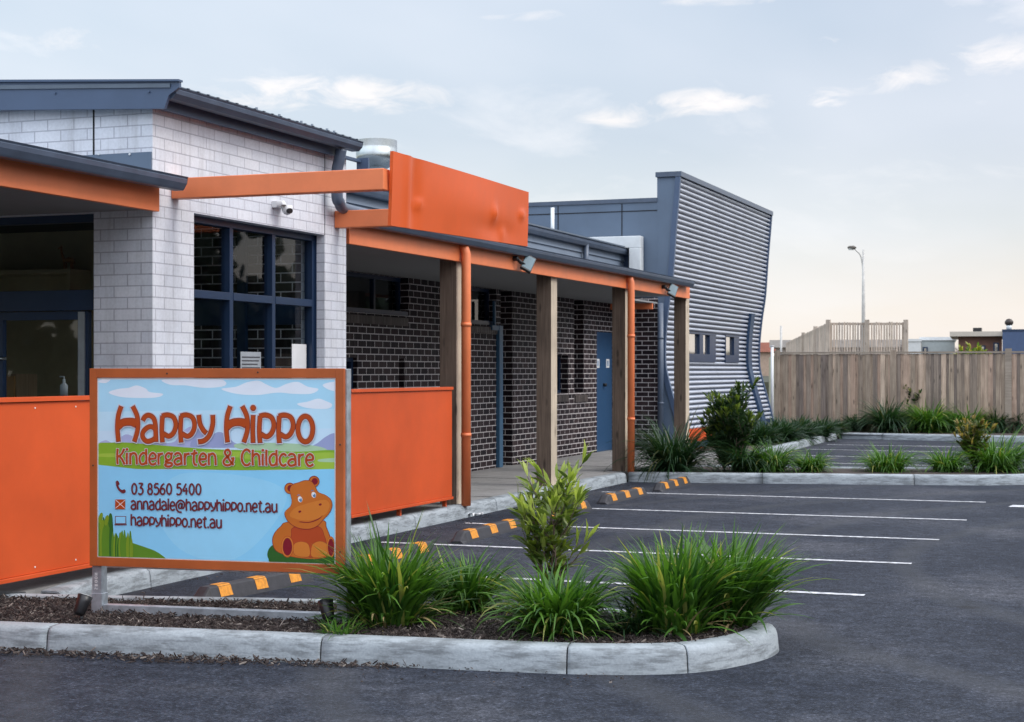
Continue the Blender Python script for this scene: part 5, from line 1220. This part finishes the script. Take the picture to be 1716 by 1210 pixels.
T2, a2, ud2, _, _ = house('blue_block_house', 1680, 1760, 552, 86, 8, mat('blue_render', (.055, .09, .18), .6, var=.05), 'dark blue cube shaped house end at the right edge', NAVY, .1, .03)
c = at_d(1690, 552, 86); m_ = MB(); m_.tube([(c.x, c.y+.4, c.z), (c.x, c.y+.4, c.z+.22)], .14, 12, 1); m_.lathe([(0, .2), (.14, .22), (.22, .32), (.22, .42), (.13, .54), (0, .58)], (c.x, c.y+.4, c.z), 14); m_.build('roof_vent', [mat('vent_dark', (.03, .02, .015), .5), PALE], T2)
house('red_roof_house', 1268, 1296, 574, 120, 8, mat('tan_render', (.45, .33, .25), .7), 'distant house with reddish roof between corrugated wall and fence', mat('red_tile', (.42, .16, .11), .6), .7, .3)
house('low_house', 1300, 1520, 570, 110, 6, mat('far_brick', (.42, .34, .30), .7, var=.15, scale=1), 'long pale brown house showing through the slatted fence', mat('far_roof', (.40, .36, .33), .6), .5, .4, ((.3, .4, 1.6, .8), (.6, .7, 1.6, .8)))
# bush and bare trees beyond
shrub('garden_bush', at_d(1632, 587, 50)*Vector((1, 1, 0)) if False else Vector((at_d(1632, 600, 50).x, at_d(1632, 600, 50).y, .8)), 71, 1.45, .5, 'green and yellow bush poking above the fence before the brown house', 'bush', leafL=.2, leafW=.08, stems=10, dens=1.1, mts=(leaf_mat('mid_leaf', (.06, .12, .02), (.16, .24, .05)), G_YEL))
def bare_tree(name, px, ytop, d, seed, label):
    p = at_d(px, 600, d); h = at_d(px, ytop, d).z; rg = random.Random(seed); T = thing(name, label, 'tree', (p.x, p.y, 0), 0, 'bare trees beyond the slatted fence'); tr = MB(); cr = MB()
    tr.tube([(0, 0, 0), (.05, 0, h*.45)], [.12, .08], 8); local(tr, 'trunk', BARK, T)
    def br(p, d_, l, r_, k):
        q = p+d_*l; cr.tube([p, p.lerp(q, .5)+Vector((rg.gauss(0, .04), rg.gauss(0, .04), 0))*l, q], [r_, r_*.8, r_*.55], 4, cap=False)
        if k:
            for _ in range(3): br(q, (d_+Vector((rg.gauss(0, .45), rg.gauss(0, .45), rg.uniform(-.05, .4)))).normalized(), l*rg.uniform(.55, .8), r_*.55, k-1)
    for i in range(5):
        a = i*1.26; br(Vector((.05, 0, h*.42)), Vector((math.cos(a)*.7, math.sin(a)*.7, 1)).normalized(), h*.20, .05, 3)
    local(cr, 'crown', mat('twig', (.22, .18, .17), .9), T)
bare_tree('bare_tree', 1528, 557, 105, 1, 'bare twiggy tree just right of the slatted fence end'); bare_tree('bare_tree', 1558, 560, 112, 2, 'bare twiggy tree above the pale grey green house'); bare_tree('bare_tree', 1592, 563, 118, 3, 'small bare tree left of the brown walled house')
p = at_d(1309, 560, 100); mb = MB(); mb.tube([(0, 0, 0), (0, 0, at_d(1309, 546, 100).z)], .07, 8); o = mb.build('power_pole', POLEM); o.location = (p.x, p.y, 0); tag(o, 'faint thin power pole left of the receding slatted fence', 'power pole')

# ---------------- things inside the rooms ----------------
TOY = mat('toy_orange', (.45, .20, .07), .6); WD = wood_mat('furniture_timber', (.30, .19, .10), (.46, .32, .19), knots=False)
# shelf with a small toy giraffe, seen above the door
s0, s1 = on_y(-40, 455, 13.1), on_y(128, 455, 13.1)
mb = MB(); mb.box(s0.x, s1.x, 13.0, 13.33, s1.z-.02, s1.z+.02); mb.box(s1.x-.04, s1.x, 13.0, 13.33, s1.z-.4, s1.z-.021); o = mb.build('wall_shelf', CREAM); tag(o, 'cream shelf high on the room wall above the glass door', 'shelf')
g = on_y(118, 447, 13.15); mb = MB(); zb_g = s1.z+.02
for dx, dy in ((-.04, -.015), (.04, -.015), (-.04, .015), (.04, .015)): mb.tube([(dx, dy, 0), (dx*.9, dy, .08)], .008, 6)
mb.tube([(-.055, 0, .085), (0, 0, .095), (.05, 0, .09)], [.02, .028, .022], 8); mb.tube([(-.05, 0, .09), (-.075, 0, .16), (-.085, 0, .215)], [.016, .011, .010], 8); mb.tube([(-.075, 0, .215), (-.115, 0, .205)], [.014, .009], 8)
for e in (-.008, .008): mb.tube([(-.08, e, .22), (-.078, e, .24)], .003, 5)
mb.tube([(.06, 0, .095), (.075, 0, .05)], .004, 5)
o = mb.build('toy_giraffe', TOY); o.location = (g.x, 13.12, zb_g); tag(o, 'small brown toy giraffe standing on the high shelf', 'toy')
def chair(x, y, rz, lab):
    t = thing('child_chair', lab, 'chair', (x, y, .15), rz, 'small chairs behind the glass door')
    m_ = MB(); m_.box(-.17, .17, -.16, .16, .42, .45); local(m_, 'seat', WD, t, .006)
    m_ = MB(); m_.box(-.16, .16, .145, .165, .66, .82); local(m_, 'backrest', WD, t, .006)
    for a in (-.15, .15):
        m_ = MB(); m_.tube([(a, -.14, 0), (a, -.13, .42)], .013, 8); local(m_, 'leg', WD, t)
        m_ = MB(); m_.tube([(a, .18, 0), (a, .14, .42), (a, .17, .86)], .013, 8); local(m_, 'leg', WD, t)
p = on_y(42, 640, 11.6); chair(p.x, 11.6, .5, 'pale wooden chair behind the left of the glass door')
p = on_y(95, 640, 11.9); chair(p.x, 11.9, -.7, 'wooden chair turned away, right of another behind the glass')
p = on_y(16, 640, 12.4); mb = MB(); mb.box(-.19, .19, -.15, .15, 0, 1.42); mb.box(-.18, .18, -.165, -.152, .95, 1.40, 1); mb.box(-.18, .18, -.165, -.152, .1, .93, 1); o = mb.build('cupboard', [WD, mat('cupboard_door', (.48, .24, .08), .5)]); o.location = (p.x, 12.4, .15); tag(o, 'narrow orange wooden cupboard behind the door handle', 'cupboard')
p = on_y(111, 660, 11.15); mb = MB(); mb.box(-.2, .2, -.15, .15, 0, 1.24); o = mb.build('bench_cabinet', DARKIN); o.location = (p.x, 11.15, .15); tag(o, 'dark low cabinet just inside the glass door', 'cabinet')
mb = MB(); mb.lathe([(0, 0), (.03, 0), (.032, .09), (.012, .11), (.012, .14), (0, .14)], (0, 0, 0), 14); mb.tube([(0, 0, .13), (0, 0, .16), (-.04, 0, .16)], .006, 6); o = mb.build('soap_bottle', WHITE); o.location = (p.x, 11.12, 1.39); tag(o, 'white pump bottle standing on the dark low cabinet', 'bottle')

# dark trees added unseen, right of frame and behind camera, for panes to mirror
rng = random.Random(77); mb = MB()
def belt(x0, y0, x1, y1, n, h):
    for i in range(n):
        t = rng.random(); hh = h*(.75+.25*math.sin(t*23)+.12*math.sin(t*61)); z = hh*rng.random()**.8
        c = Vector((x0+(x1-x0)*t+rng.gauss(0, 1.3), y0+(y1-y0)*t+rng.gauss(0, 1.3), z)); a = Vector((rng.gauss(0, 1), rng.gauss(0, 1), rng.gauss(0, 1))).normalized(); b = a.orthogonal().normalized(); q = a.cross(b)
        s_ = rng.uniform(.35, .8); mb.bm.faces.new([mb.bm.verts.new(c+b*s_*math.cos(k*1.257)+q*s_*math.sin(k*1.257)*.7) for k in range(5)])
belt(19, -12, 19, 85, 6500, 8.5); belt(-60, -24, 19, -20, 5000, 8)
kind(mb.build('added_tree_belt', leaf_mat('belt_leaf', (.010, .022, .010), (.028, .050, .018), trans=.15), norm=False), 'stuff')
